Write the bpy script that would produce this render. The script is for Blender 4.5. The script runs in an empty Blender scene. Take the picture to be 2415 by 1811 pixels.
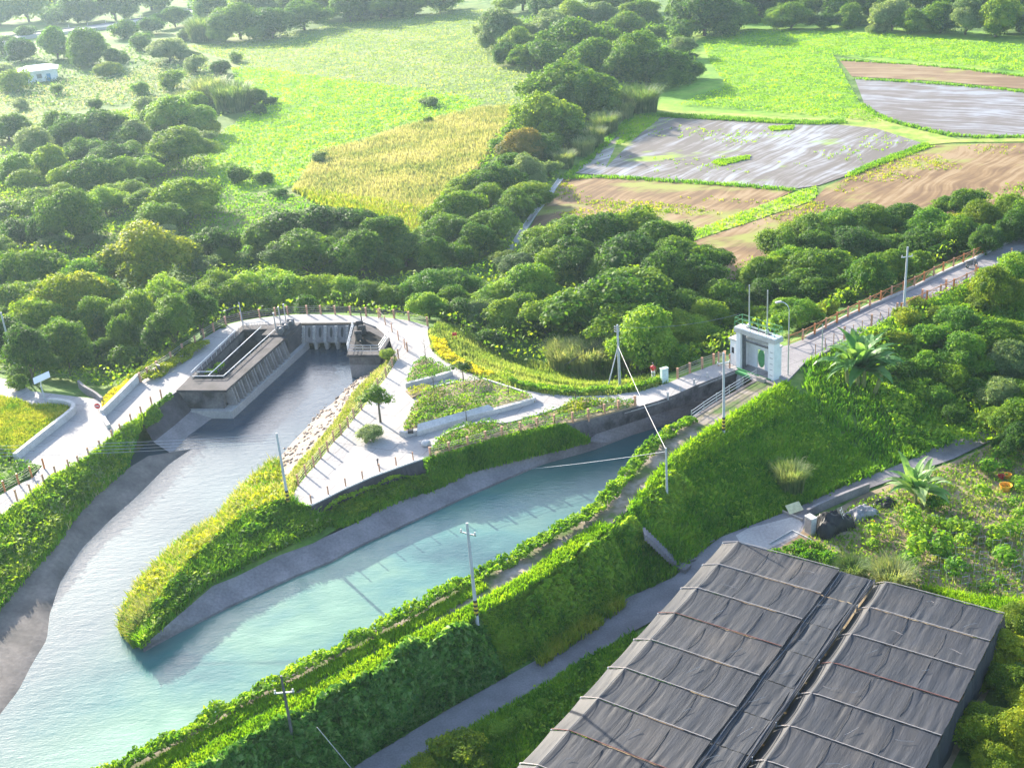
import bpy, math, random
import numpy as np
from mathutils import Matrix, Vector
SC = bpy.context.scene
COL = SC.collection
rng = np.random.default_rng(7)
random.seed(7)
R_ = math.radians

# ------------------------------------------------------------------ survey camera
IW, IH, FPX = 2415, 1811, 2866.0
CAMZ, PITCH, ROLL = 50.0, R_(24.4), R_(4.7)
_F = np.array([0, math.cos(PITCH), -math.sin(PITCH)])
_R0 = np.array([1, 0, 0.]); _U0 = np.array([0, math.sin(PITCH), math.cos(PITCH)])
_R = math.cos(ROLL)*_R0 - math.sin(ROLL)*_U0
_U = math.sin(ROLL)*_R0 + math.cos(ROLL)*_U0
CAMP = np.array([0, 0, CAMZ])
def P(u, v, z=0.0):
    """survey point of the photograph -> the place on the level plane at height z"""
    d = _F*FPX + _R*(u-IW/2) - _U*(v-IH/2)
    t = (z-CAMZ)/d[2]
    return CAMP + d*t
def PL(pts, z=0.0):
    return [P(p[0], p[1], p[2] if len(p) > 2 else z) for p in pts]
def ppm(p):
    """survey pixels per metre at world point p"""
    return FPX/float((np.array(p)-CAMP) @ _F)
def V(*a): return np.array(a, float)
def unit(v): return v/(np.linalg.norm(v)+1e-12)

# ------------------------------------------------------------------ tags
def tag(o, label=None, cat=None, group=None, kind=None):
    if label: o['label'] = label
    if cat: o['category'] = cat
    if group: o['group'] = group
    if kind: o['kind'] = kind
    return o
def thing(name, label, cat, loc=(0, 0, 0), rz=0.0, group=None):
    o = bpy.data.objects.new(name, None); COL.objects.link(o)
    o.location = loc; o.rotation_euler = (0, 0, rz); o.empty_display_size = .3
    return tag(o, label, cat, group)
def copy_tree(o, parent=None):
    c = o.copy(); COL.objects.link(c)
    if parent: c.parent = parent
    for ch in list(o.children): copy_tree(ch, c)
    return c

# ------------------------------------------------------------------ mesh builder
class MB:
    def __init__(s): s.v = []; s.f = []; s.m = []
    def add(s, verts, faces, mi=0):
        b = len(s.v); s.v += [tuple(map(float, p)) for p in verts]
        s.f += [tuple(i+b for i in f) for f in faces]; s.m += [mi]*len(faces)
        return s
    def box(s, c, size, ax=None, mi=0):
        c = V(*c); hx, hy, hz = [x/2 for x in size]
        if ax is None: ex, ey, ez = V(1,0,0), V(0,1,0), V(0,0,1)
        elif isinstance(ax, (int, float)):
            ex, ey, ez = V(math.cos(ax), math.sin(ax), 0), V(-math.sin(ax), math.cos(ax), 0), V(0,0,1)
        else: ex, ey, ez = ax
        vs = [c+ex*a*hx+ey*b*hy+ez*d*hz for d in (-1,1) for b in (-1,1) for a in (-1,1)]
        return s.add(vs, [(0,2,3,1),(4,5,7,6),(0,1,5,4),(2,6,7,3),(0,4,6,2),(1,3,7,5)], mi)
    def tube(s, p0, p1, r0, r1=None, n=8, mi=0, caps=True):
        p0, p1 = V(*p0), V(*p1); r1 = r0 if r1 is None else r1
        d = unit(p1-p0); a = unit(np.cross(d, V(0,0,1) if abs(d[2]) < .9 else V(1,0,0))); b = np.cross(d, a)
        vs = []
        for p, r in ((p0, r0), (p1, r1)):
            vs += [p+(a*math.cos(2*math.pi*k/n)+b*math.sin(2*math.pi*k/n))*r for k in range(n)]
        fs = [(k, (k+1) % n, n+(k+1) % n, n+k) for k in range(n)]
        if caps: fs += [tuple(range(n-1, -1, -1)), tuple(range(n, 2*n))]
        return s.add(vs, fs, mi)
    def path(s, pts, r, n=6, mi=0):
        for a, b in zip(pts[:-1], pts[1:]): s.tube(a, b, r, r, n, mi)
        return s
    def lathe(s, prof, c=(0,0,0), n=12, mi=0):
        c = V(*c); vs = []
        for r, z in prof:
            vs += [c+V(r*math.cos(2*math.pi*k/n), r*math.sin(2*math.pi*k/n), z) for k in range(n)]
        fs = []
        for i in range(len(prof)-1):
            fs += [(i*n+k, i*n+(k+1) % n, (i+1)*n+(k+1) % n, (i+1)*n+k) for k in range(n)]
        fs += [tuple(range(n-1, -1, -1)), tuple((len(prof)-1)*n+k for k in range(n))]
        return s.add(vs, fs, mi)
    def prism(s, pts, z0, z1, mi=0, bottom=True):
        """vertical prism over a (possibly concave) outline; pts are xy(z ignored)"""
        pts = [(p[0], p[1]) for p in pts]
        if area2(pts) < 0: pts = pts[::-1]
        n = len(pts); tr = ear(pts)
        vs = [(x, y, z0) for x, y in pts]+[(x, y, z1) for x, y in pts]
        fs = [(i, (i+1) % n, n+(i+1) % n, n+i) for i in range(n)]
        fs += [(n+a, n+b, n+c) for a, b, c in tr]
        if bottom: fs += [(c, b, a) for a, b, c in tr]
        return s.add(vs, fs, mi)
    def sheet(s, pts, z=None, mi=0):
        p2 = [(p[0], p[1]) for p in pts]
        if area2(p2) < 0: pts = pts[::-1]; p2 = p2[::-1]
        return s.add([(p[0], p[1], p[2] if z is None else z) for p in pts], ear(p2), mi)
    def loft(s, lines, mi=0):
        n = len(lines[0]); vs = [p for l in lines for p in l]
        fs = [(j*n+i, j*n+i+1, (j+1)*n+i+1, (j+1)*n+i) for j in range(len(lines)-1) for i in range(n-1)]
        return s.add(vs, fs, mi)
    def build(s, name, mats, parent=None, smooth=False, loc=None):
        me = bpy.data.meshes.new(name); me.from_pydata(s.v, [], s.f)
        for m in (mats if isinstance(mats, (list, tuple)) else [mats]): me.materials.append(m)
        if any(s.m): me.polygons.foreach_set('material_index', s.m)
        if smooth: me.polygons.foreach_set('use_smooth', [True]*len(me.polygons))
        me.update()
        o = bpy.data.objects.new(name, me); COL.objects.link(o)
        if parent: o.parent = parent
        if loc is not None: o.location = loc
        return o
def area2(p):
    return sum(p[i-1][0]*p[i][1]-p[i][0]*p[i-1][1] for i in range(len(p)))
def ear(p):
    """ear clipping of a simple CCW outline"""
    idx = list(range(len(p))); out = []; guard = 0
    def cr(a, b, c): return (b[0]-a[0])*(c[1]-a[1])-(b[1]-a[1])*(c[0]-a[0])
    while len(idx) > 3 and guard < 5000:
        guard += 1; done = False
        for k in range(len(idx)):
            i, j, l = idx[k-1], idx[k], idx[(k+1) % len(idx)]
            if cr(p[i], p[j], p[l]) <= 1e-12: continue
            if any(cr(p[i], p[j], p[q]) >= 0 and cr(p[j], p[l], p[q]) >= 0 and cr(p[l], p[i], p[q]) >= 0
                   for q in idx if q not in (i, j, l)): continue
            out.append((i, j, l)); idx.pop(k); done = True; break
        if not done: idx.pop(0)
    if len(idx) == 3: out.append(tuple(idx))
    return out
def np_mesh(name, verts, faces4, mat, parent=None, smooth=False, normals=None):
    """fast mesh from numpy arrays: verts (N,3), faces (M,k)"""
    me = bpy.data.meshes.new(name); k = faces4.shape[1]
    me.vertices.add(len(verts)); me.vertices.foreach_set('co', np.ascontiguousarray(verts, np.float32).ravel())
    me.loops.add(faces4.size); me.loops.foreach_set('vertex_index', np.ascontiguousarray(faces4, np.int32).ravel())
    me.polygons.add(len(faces4)); me.polygons.foreach_set('loop_start', np.arange(0, faces4.size, k, dtype=np.int32))
    me.update(calc_edges=True); me.materials.append(mat)
    if smooth: me.polygons.foreach_set('use_smooth', np.ones(len(faces4), bool))
    o = bpy.data.objects.new(name, me); COL.objects.link(o)
    if parent: o.parent = parent
    return o
def resample(pts, n):
    pts = np.array(pts, float); d = np.r_[0, np.cumsum(np.linalg.norm(np.diff(pts, axis=0), axis=1))]
    t = np.linspace(0, d[-1], n)
    return np.stack([np.interp(t, d, pts[:, k]) for k in range(3)], 1)
def smoothline(pts, n, it=2):
    q = np.array(pts, float)
    for _ in range(it):
        m = [q[0]]
        for a, b in zip(q[:-1], q[1:]): m += [a*.75+b*.25, a*.25+b*.75]
        m.append(q[-1]); q = np.array(m)
    return resample(q, n)
def inside(px, py, poly):
    poly = np.array(poly)[:, :2]; r = np.zeros(px.shape, bool); n = len(poly)
    for i in range(n):
        (x1, y1), (x2, y2) = poly[i-1], poly[i]
        c = ((y1 > py) != (y2 > py)) & (px < (x2-x1)*(py-y1)/((y2-y1) if y2 != y1 else 1e-9)+x1)
        r ^= c
    return r
def dist_line(px, py, line, closed=False):
    line = np.array(line)[:, :2]; d = np.full(px.shape, 1e9)
    rngi = range(len(line)) if closed else range(1, len(line))
    for i in rngi:
        a, b = line[i-1], line[i]; ab = b-a
        t = np.clip(((px-a[0])*ab[0]+(py-a[1])*ab[1])/(ab@ab+1e-9), 0, 1)
        d = np.minimum(d, np.hypot(px-a[0]-t*ab[0], py-a[1]-t*ab[1]))
    return d
def scatter(poly, n):
    """n random xy points inside a world outline"""
    poly = np.array(poly)[:, :2]; lo, hi = poly.min(0), poly.max(0); out = []
    c = 0
    while c < n:
        q = rng.uniform(lo, hi, (n*3+20, 2)); q = q[inside(q[:, 0], q[:, 1], poly)]
        out.append(q); c += len(q)
        if len(q) == 0: break
    return np.concatenate(out)[:n]

# ------------------------------------------------------------------ materials
def newmat(name):
    m = bpy.data.materials.new(name); m.use_nodes = True
    nt = m.node_tree; nt.nodes.clear()
    return m, nt, nt.nodes, nt.links
def noise(nt, scale, detail=4, vec=None, rough=.55, stretch=None, rot=0.0):
    N, L = nt.nodes, nt.links
    n = N.new('ShaderNodeTexNoise'); n.inputs['Scale'].default_value = scale
    n.inputs['Detail'].default_value = detail; n.inputs['Roughness'].default_value = rough
    if vec is None:
        g = N.new('ShaderNodeNewGeometry'); vec = g.outputs['Position']
    if stretch:
        mp = N.new('ShaderNodeMapping'); mp.inputs['Scale'].default_value = stretch; mp.inputs['Rotation'].default_value = (0, 0, rot)
        L.new(vec, mp.inputs['Vector']); vec = mp.outputs['Vector']
    L.new(vec, n.inputs['Vector'])
    return n.outputs['Fac']
def ramp(nt, fac, stops):
    r = nt.nodes.new('ShaderNodeValToRGB'); e = r.color_ramp.elements
    while len(e) < len(stops): e.new(.5)
    for k, (p, c) in enumerate(stops): e[k].position = p; e[k].color = (*c, 1)
    nt.links.new(fac, r.inputs['Fac']); return r.outputs['Color']
def mixc(nt, fac, a, b, mode='MIX'):
    m = nt.nodes.new('ShaderNodeMix'); m.data_type = 'RGBA'; m.blend_type = mode
    for s, v in ((0, fac), (6, a), (7, b)):
        if isinstance(v, (int, float)): m.inputs[s].default_value = v
        elif isinstance(v, tuple): m.inputs[s].default_value = (*v, 1)
        else: nt.links.new(v, m.inputs[s])
    return m.outputs[2]
def mathn(nt, op, a, b=0.0):
    m = nt.nodes.new('ShaderNodeMath'); m.operation = op
    for s, v in ((0, a), (1, b)):
        if isinstance(v, (int, float)): m.inputs[s].default_value = v
        else: nt.links.new(v, m.inputs[s])
    return m.outputs[0]
def principled(nt, color, rough=.8, bump=None, bstr=.3, bdist=.05, metal=0.0, spec=.5):
    N, L = nt.nodes, nt.links
    b = N.new('ShaderNodeBsdfPrincipled'); o = N.new('ShaderNodeOutputMaterial')
    if isinstance(color, tuple): b.inputs['Base Color'].default_value = (*color, 1)
    else: L.new(color, b.inputs['Base Color'])
    if isinstance(rough, (int, float)): b.inputs['Roughness'].default_value = rough
    else: L.new(rough, b.inputs['Roughness'])
    b.inputs['Metallic'].default_value = metal; b.inputs['Specular IOR Level'].default_value = spec
    if bump is not None:
        bp = N.new('ShaderNodeBump'); bp.inputs['Strength'].default_value = bstr; bp.inputs['Distance'].default_value = bdist
        L.new(bump, bp.inputs['Height']); L.new(bp.outputs['Normal'], b.inputs['Normal'])
    L.new(b.outputs[0], o.inputs[0]); return b, o
def surf(name, c1, c2, scale=1.0, rough=.85, c3=None, fine=8.0, bstr=.4, bdist=.03, spec=.3, lo=.35, hi=.65, local=False):
    """rough mineral / painted surface: large blotches, fine grain, bump"""
    m, nt, N, L = newmat(name); vec = None
    if local: vec = N.new('ShaderNodeTexCoord').outputs['Object']
    big = noise(nt, scale, 5, vec); f = noise(nt, fine, 3, vec)
    st = [(lo, c1), (hi, c2)] if c3 is None else [(lo, c1), ((lo+hi)/2, c2), (hi, c3)]
    c = ramp(nt, big, st)
    c = mixc(nt, .35, c, ramp(nt, f, [(.3, (.45,)*3), (.7, (1.3,)*3)]), 'MULTIPLY')
    principled(nt, c, rough, f, bstr, bdist, spec=spec); return m
def paving(name, c1, c2, scale, bw, bh, rot=0.0, joint=.62):
    """cast slabs with joints, tyre-dark streaks and stains"""
    m, nt, N, L = newmat(name); g = N.new('ShaderNodeNewGeometry')
    big = noise(nt, scale, 6, g.outputs['Position'], .65); f = noise(nt, 6, 3, g.outputs['Position']); st = noise(nt, .9, 5, g.outputs['Position'], .7)
    c = ramp(nt, big, [(.34, c1), (.66, c2)])
    c = mixc(nt, .3, c, ramp(nt, f, [(.3, (.5,)*3), (.7, (1.25,)*3)]), 'MULTIPLY')
    c = mixc(nt, ramp(nt, st, [(.60, (0,)*3), (.74, (.5,)*3)]), c, tuple(x*.55 for x in c1))
    mp = N.new('ShaderNodeMapping'); mp.inputs['Rotation'].default_value = (0, 0, rot); L.new(g.outputs['Position'], mp.inputs['Vector'])
    b = N.new('ShaderNodeTexBrick'); b.inputs['Scale'].default_value = 1; b.inputs['Brick Width'].default_value = bw; b.inputs['Row Height'].default_value = bh
    b.inputs['Mortar Size'].default_value = .035; b.inputs['Color1'].default_value = (1, 1, 1, 1); b.inputs['Color2'].default_value = (.93, .93, .94, 1); b.inputs['Mortar'].default_value = (joint,)*3+(1,)
    L.new(mp.outputs[0], b.inputs['Vector']); c = mixc(nt, 1.0, c, b.outputs['Color'], 'MULTIPLY')
    principled(nt, c, .82, f, .2, .02, spec=.3); return m
def leafmat(name, ca, cb, cc=None, trans=.48, scale=.5, rough=.6, tint=.35):
    """foliage: colour drifts between clumps and between plants; light passes through the leaves"""
    m, nt, N, L = newmat(name)
    oi = N.new('ShaderNodeObjectInfo'); g = N.new('ShaderNodeNewGeometry')
    f = noise(nt, scale, 3, g.outputs['Position'])
    f2 = mathn(nt, 'ADD', mathn(nt, 'MULTIPLY', f, 1.0), mathn(nt, 'MULTIPLY', mathn(nt, 'SUBTRACT', oi.outputs['Random'], .5), tint))
    f3 = mathn(nt, 'ADD', f2, mathn(nt, 'MULTIPLY', mathn(nt, 'SUBTRACT', g.outputs['Random Per Island'], .5), .35))
    st = [(.28, ca), (.72, cb)] if cc is None else [(.25, ca), (.5, cb), (.78, cc)]
    c = ramp(nt, f3, st)
    b = N.new('ShaderNodeBsdfPrincipled'); L.new(c, b.inputs['Base Color']); b.inputs['Roughness'].default_value = rough
    b.inputs['Specular IOR Level'].default_value = .2
    t = N.new('ShaderNodeBsdfTranslucent'); L.new(mixc(nt, 1.0, c, (1.75, 1.6, .7), 'MULTIPLY'), t.inputs['Color'])
    mx = N.new('ShaderNodeMixShader'); mx.inputs[0].default_value = trans
    L.new(b.outputs[0], mx.inputs[1]); L.new(t.outputs[0], mx.inputs[2])
    o = N.new('ShaderNodeOutputMaterial'); L.new(mx.outputs[0], o.inputs[0]); return m
def plain(name, c, rough=.6, metal=0.0, var=.25, scale=3.0, spec=.4):
    m, nt, N, L = newmat(name)
    n = noise(nt, scale, 4, N.new('ShaderNodeTexCoord').outputs['Object'])
    k0, k1 = 1-var, 1+var*.6
    col = ramp(nt, n, [(.3, tuple(x*k0 for x in c)), (.7, tuple(min(1, x*k1) for x in c))])
    principled(nt, col, rough, n, .1, .01, metal, spec); return m
# ------------------------------------------------------------------ palette
M = {}
M['concrete'] = surf('pale_concrete', (.33,.31,.305), (.42,.40,.39), .35, .8, fine=5, bstr=.25)
M['paving'] = paving('plaza_paving', (.33,.31,.305), (.41,.39,.38), .3, 3.2, 3.2, .45)
M['road'] = paving('road_concrete', (.23,.215,.225), (.33,.31,.315), .4, 5.0, 2.6, -.56, .55)
M['lane'] = surf('lane_asphalt', (.15,.14,.15), (.24,.225,.235), .35, .85, fine=7)
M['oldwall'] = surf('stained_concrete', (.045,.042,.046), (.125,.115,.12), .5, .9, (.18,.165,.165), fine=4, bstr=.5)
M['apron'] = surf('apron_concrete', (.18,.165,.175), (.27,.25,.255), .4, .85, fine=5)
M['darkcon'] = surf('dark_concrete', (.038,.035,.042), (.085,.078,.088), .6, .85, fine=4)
M['kerb'] = surf('kerb_concrete', (.42,.41,.41), (.54,.53,.52), .8, .7, fine=6, bstr=.15)
M['white'] = plain('white_render', (.74,.75,.77), .6, var=.12, scale=1.2)
M['soil'] = surf('soil', (.19,.13,.08), (.29,.22,.14), .3, .95, (.35,.28,.18), fine=3, bstr=.6)
M['mud'] = surf('bank_mud', (.105,.095,.09), (.20,.175,.16), .4, .8, fine=3, bstr=.6)
M['rubble'] = surf('rubble_bank', (.22,.175,.145), (.36,.295,.25), .8, .9, fine=1.6, bstr=1.0, bdist=.15)
M['turf'] = surf('turf', (.045,.11,.018), (.10,.20,.03), .25, .95, (.17,.24,.05), fine=2.0, bstr=1.0, bdist=.12)
M['meadow'] = surf('meadow', (.07,.15,.02), (.13,.20,.035), .06, .95, (.20,.22,.07), fine=.7, bstr=1.0, bdist=.3)
M['steel'] = plain('galvanised_steel', (.55,.57,.60), .4, .7, .15)
M['polecon'] = plain('pole_concrete', (.42,.44,.47), .7, 0, .18, 2)
M['post'] = plain('clay_brown_post', (.50,.27,.17), .7, 0, .25, 3)
M['rail'] = plain('rail_paint', (.42,.36,.33), .5, .2, .15)
M['orange'] = plain('orange_rail_paint', (.52,.20,.07), .55, .0, .2)
M['black'] = plain('black_paint', (.025,.025,.03), .5)
M['wire'] = plain('wire', (.30,.32,.34), .5, .4)
M['green'] = plain('green_paint', (.10,.33,.12), .5)
M['yellow'] = plain('yellow_plastic', (.80,.38,.03), .45)
M['red'] = plain('red_plastic', (.55,.03,.04), .45)
M['machine'] = plain('grey_machinery', (.14,.145,.165), .5, .4, .3)
M['void'] = plain('recess_shade_black', (.012,.012,.014), .9, spec=.1)  # black put in for the shade inside recesses and openings
M['bark'] = plain('bark', (.11,.095,.06), .9, 0, .35, 4)

# ------------------------------------------------------------------ survey lines (photograph px)
LEFT_EDGE = [(-300,1450),(-120,1318),(0,1228),(58,1186),(131,1128),(216,1081),(270,1035),(336,985),(386,943),(420,921)]
DECK_OUT = [(462,814),(481,798),(505,783),(533,767),(570,757),(613,750),(679,743),(725,741),(791,742),(864,746),(930,751),(965,756),
            (1011,770),(1008,781),(1012,800),(1019,828),(1042,847),(1089,874),(1127,886),(1166,901),(1224,917),(1282,928),(1351,934),
            (1436,932),(1513,922),(1575,903),(1627,881),(1683,860),(1731,847)]
ROAD_FAR = [(1775,838),(1866,811),(1900,798),(1988,752),(2051,722),(2133,689),(2221,645),(2296,612),(2415,554),(2720,420)]
ROAD_NEAR = [(1850,905),(1900,853),(1937,836),(1988,808),(2054,775),(2130,737),(2175,713),(2231,689),(2384,614),(2415,597),(2720,455)]
SE_EDGE = [(735,1193),(814,1154),(877,1126),(958,1097),(1000,1083),(1010,1085),(1104,1058),(1185,1031),(1268,1012),(1351,998),(1426,980),
           (1500,960),(1552,945),(1590,931),(1642,908),(1735,873)]
NW_EDGE = [(918,799),(938,846),(911,890),(880,930),(853,966),(835,987),(805,1025),(788,1041),(757,1081),(722,1122),(704,1144),(684,1180),(690,1188)]
POOL_TOP = [(420,921),(575,768),(709,762),(857,760),(886,770),(918,799)]
LEFT_BACK = [(462,814),(405,852),(366,876),(330,902),(243,985),(239,942),(185,936),(131,929),(73,922),(48,902),(0,891),(-200,880)]
LEFT_FRONT = [(-300,950),(-100,945),(0,933),(44,943),(77,954),(123,953),(165,957),(179,966),(172,978),(120,1020),(39,1084),(37,1092),
              (100,1098),(77,1127),(44,1142),(10,1162),(-100,1228),(-300,1360)]
RW_TOP = [(-250,2140),(60,1940),(282,1811),(397,1750),(521,1676),(633,1619),(780,1541),(850,1503),(946,1456),(1108,1364),(1204,1321),(1282,1271),
          (1397,1210),(1436,1166),(1494,1097),(1552,1035),(1627,990),(1700,945),(1781,898)]
A_LINE = [(-150,2260),(250,1945),(455,1811),(780,1630),(934,1541),(1050,1480),(1127,1441),(1243,1379),(1339,1305),(1436,1240),(1490,1195),(1540,1130),
          (1590,1075),(1680,1010),(1770,955),(1850,905)]
B_LINE = [(380,2110),(600,1960),(700,1900),(865,1788),(1050,1676),(1166,1611),(1270,1553),(1339,1499),(1486,1406),(1590,1360),(1700,1262),(1760,1243),
          (1889,1193),(1989,1147),(2144,1085),(2221,1047),(2337,1006),(2500,945),(2900,800)]
ZF, ZL, ZW = -3.0, -4.0, -2.8
w_left = PL(LEFT_EDGE); w_rw = PL(RW_TOP); w_a = PL(A_LINE); w_b = PL(B_LINE, ZL)
deck = PL(LEFT_EDGE + POOL_TOP[1:] + NW_EDGE[1:] + SE_EDGE + [(1760,862)] + DECK_OUT[::-1] + LEFT_BACK[1:] + LEFT_FRONT)
river = PL(LEFT_EDGE + POOL_TOP[1:] + NW_EDGE[1:] + SE_EDGE + [(1790,850),(1855,862),(1781,898)] + RW_TOP[::-1][1:] + [(-700,1900)])
leftland = PL(LEFT_EDGE + LEFT_BACK + [(-700,875),(-700,1500)])
bridge = PL([(1731,847)]+ROAD_FAR+ROAD_NEAR[::-1]+[(1781,898)])
rpath = PL(RW_TOP + A_LINE[::-1])
lower = w_b + PL([(3400,1200),(3000,2300),(1500,2600),(380,2300)], ZL)
slope = PL(A_LINE + ROAD_NEAR[1:]) + w_b[::-1]
w_top = PL(A_LINE + ROAD_NEAR[1:])

# ------------------------------------------------------------------ terrain
def axis(a, b, step, lo, hi):
    mid = np.arange(a, b+1e-6, step); up = [b]; dn = [a]; s = step
    while up[-1] < hi: s *= 1.35; up.append(up[-1]+s)
    s = step
    while dn[-1] > lo: s *= 1.35; dn.append(dn[-1]-s)
    return np.r_[dn[:0:-1], mid, up[1:]]
GX = axis(-95, 82, .8, -4000, 4000); GY = axis(44, 196, .8, -1500, 6000)
X, Y = np.meshgrid(GX, GY)
def ground_field(X, Y):
    h = np.full(X.shape, ZF-.06)
    far = np.hypot(X, Y); h = h + np.clip((far-560)/900, 0, 1)**1.5*70*(Y > 200)
    inT = inside(X, Y, deck) | inside(X, Y, leftland) | inside(X, Y, bridge) | inside(X, Y, rpath)
    d = np.minimum.reduce([dist_line(X, Y, deck, True), dist_line(X, Y, bridge, True), dist_line(X, Y, leftland, True)])
    h = np.maximum(h, -.14-.36*np.maximum(0, d-.5))
    h[inT] = -.14
    low = inside(X, Y, lower); h[low] = ZL-.12
    sl = inside(X, Y, slope)
    da = dist_line(X, Y, w_top); db = dist_line(X, Y, w_b)
    t = da/(da+db+1e-6); hs = -.14+(ZL+.02)*np.clip(t*1.12, 0, 1)
    h[sl & ~inT] = hs[sl & ~inT]
    dr = dist_line(X, Y, river, True); inr = inside(X, Y, river)
    h[inr | ((dr < 1.0) & inT)] = -6.2
    return h
HZ = ground_field(X, Y)
def gz(x, y):
    """terrain height"""
    x = np.asarray(x, float); y = np.asarray(y, float)
    i = np.clip(np.searchsorted(GX, x)-1, 0, len(GX)-2); j = np.clip(np.searchsorted(GY, y)-1, 0, len(GY)-2)
    tx = (x-GX[i])/(GX[i+1]-GX[i]); ty = (y-GY[j])/(GY[j+1]-GY[j])
    return (HZ[j, i]*(1-tx)*(1-ty)+HZ[j, i+1]*tx*(1-ty)+HZ[j+1, i]*(1-tx)*ty+HZ[j+1, i+1]*tx*ty)
nx, ny = len(GX), len(GY)
ii = (np.arange(ny-1)[:, None]*nx+np.arange(nx-1)[None, :]).ravel()
g = np_mesh('ground', np.stack([X, Y, HZ], -1).reshape(-1, 3), np.stack([ii, ii+1, ii+nx+1, ii+nx], 1), M['turf'], smooth=True)
tag(g, kind='structure')

# ------------------------------------------------------------------ water
def water_mat():
    m, nt, N, L = newmat('river_water')
    g = N.new('ShaderNodeNewGeometry'); pos = g.outputs['Position']
    big = noise(nt, .055, 4, pos, .6, (1, 1.5, 1), .6)
    teal = ramp(nt, big, [(.34, (.042,.108,.120)), (.46, (.080,.195,.180)), (.55, (.135,.255,.195)), (.64, (.205,.35,.26))])
    pool_reflect = ramp(nt, big, [(.38, (.085,.125,.145)), (.62, (.135,.185,.195))])  # murky pool colour with the pale sky reflection painted in
    # reflection-toned water of the quiet pool meets the teal canal water below the island nose
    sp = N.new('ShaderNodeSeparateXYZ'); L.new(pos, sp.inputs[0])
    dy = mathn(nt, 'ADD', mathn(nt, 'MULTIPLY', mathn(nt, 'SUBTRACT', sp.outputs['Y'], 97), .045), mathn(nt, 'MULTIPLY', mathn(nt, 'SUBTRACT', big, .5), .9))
    pool_reflect = mixc(nt, ramp(nt, dy, [(.05, (0,)*3), (.75, (1,)*3)]), pool_reflect, (.030,.050,.078))  # dark reflection near the basin, painted in as a darker colour
    dx = mathn(nt, 'ADD', mathn(nt, 'MULTIPLY', mathn(nt, 'ADD', sp.outputs['X'], 6), .05), mathn(nt, 'MULTIPLY', mathn(nt, 'SUBTRACT', big, .5), 1.2))
    teal = mixc(nt, ramp(nt, dx, [(.1, (0,)*3), (.8, (.85,)*3)]), teal, (.028,.078,.095))
    side = mathn(nt, 'ADD', mathn(nt, 'MULTIPLY', sp.outputs['X'], -.055), mathn(nt, 'MULTIPLY', sp.outputs['Y'], .030))
    wob = mathn(nt, 'ADD', side, mathn(nt, 'MULTIPLY', mathn(nt, 'SUBTRACT', big, .5), 1.6))
    c = mixc(nt, ramp(nt, mathn(nt, 'SUBTRACT', wob, 3.35), [(.2, (0,)*3), (.8, (1,)*3)]), teal, pool_reflect)
    w1 = noise(nt, .9, 3, pos, .6, (1, 2.6, 1), .45); w2 = noise(nt, 3.2, 3, pos, .6, (1, 2.4, 1), .25)
    h = mathn(nt, 'ADD', w1, mathn(nt, 'MULTIPLY', w2, .5))
    b, o = principled(nt, c, .07, h, .24, .12, spec=.6); b.inputs['IOR'].default_value = 1.42
    return m
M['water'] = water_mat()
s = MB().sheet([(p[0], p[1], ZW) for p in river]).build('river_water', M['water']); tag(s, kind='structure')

# ------------------------------------------------------------------ walls that follow a line
def offset_line(pts, w):
    p = np.array(pts, float); t = np.gradient(p[:, :2], axis=0); t /= np.linalg.norm(t, axis=1)[:, None]+1e-9
    q = p.copy(); q[:, 0] += -t[:, 1]*w; q[:, 1] += t[:, 0]*w; return q
def wall_line(mb, pts, w, h, drop=0.0, mi=0, off=0.0):
    p = offset_line(pts, off) if off else np.array(pts, float)
    a, b = offset_line(p, w/2), offset_line(p, -w/2); n = len(p)
    vs = []
    for q, dz in ((a, -drop), (b, -drop), (b, h), (a, h)): vs += [(x, y, z+dz) for x, y, z in q]
    fs = []
    for i in range(n-1):
        for k in range(4):
            k2 = (k+1) % 4; fs.append((k*n+i, k*n+i+1, k2*n+i+1, k2*n+i))
    fs += [(0, n, 2*n, 3*n), (n-1, 4*n-1, 3*n-1, 2*n-1)]
    mb.add(vs, fs, mi); return mb

# ------------------------------------------------------------------ paving
tag(MB().prism(deck, -.35, 0).build('pavement', M['paving']), kind='structure')
tag(MB().prism(bridge, -.35, .004).build('bridge_road', M['road']), kind='structure')
sm = smoothline(PL(RW_TOP[1:]), 60, 1); am = smoothline(PL(A_LINE[1:]), 60, 1)
tag(MB().prism([tuple(p) for p in sm]+[tuple(p) for p in am[::-1]], -.4, -.02).build('bank_path',
    surf('path_earth', (.09,.15,.035), (.20,.175,.12), .45, .95, (.34,.29,.25), fine=2.5, bstr=.6, lo=.38, hi=.6)), kind='structure')
# the lower lane
lane_r = PL([(640,2060),(800,1930),(961,1804),(1139,1700),(1262,1630),(1382,1553),(1490,1490),(1600,1430),(1690,1380),(1800,1318),(1890,1262),(1904,1215),
             (2028,1159),(2136,1120),(2248,1082),(2329,1043),(2500,985),(2900,835)], ZL)
lane_l = PL([(600,1960),(700,1900),(865,1788),(1050,1676),(1166,1611),(1270,1553),(1339,1499),(1486,1406),(1590,1360),(1640,1310),(1700,1266),(1760,1243),
             (1889,1193),(1989,1147),(2144,1085),(2221,1047),(2337,1006),(2500,945),(2900,800)], ZL)
tag(MB().sheet([(p[0], p[1], ZL) for p in lane_l+lane_r[::-1]]).build('lower_lane', M['lane']), kind='structure')
pc = PL([(1735,1262),(1762,1246),(1880,1216),(1893,1236),(1880,1262),(1800,1300),(1770,1318)], ZL)
tag(MB().sheet([(p[0], p[1], ZL+.006) for p in pc]).build('concrete_pavement', M['concrete']), kind='structure')

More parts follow.
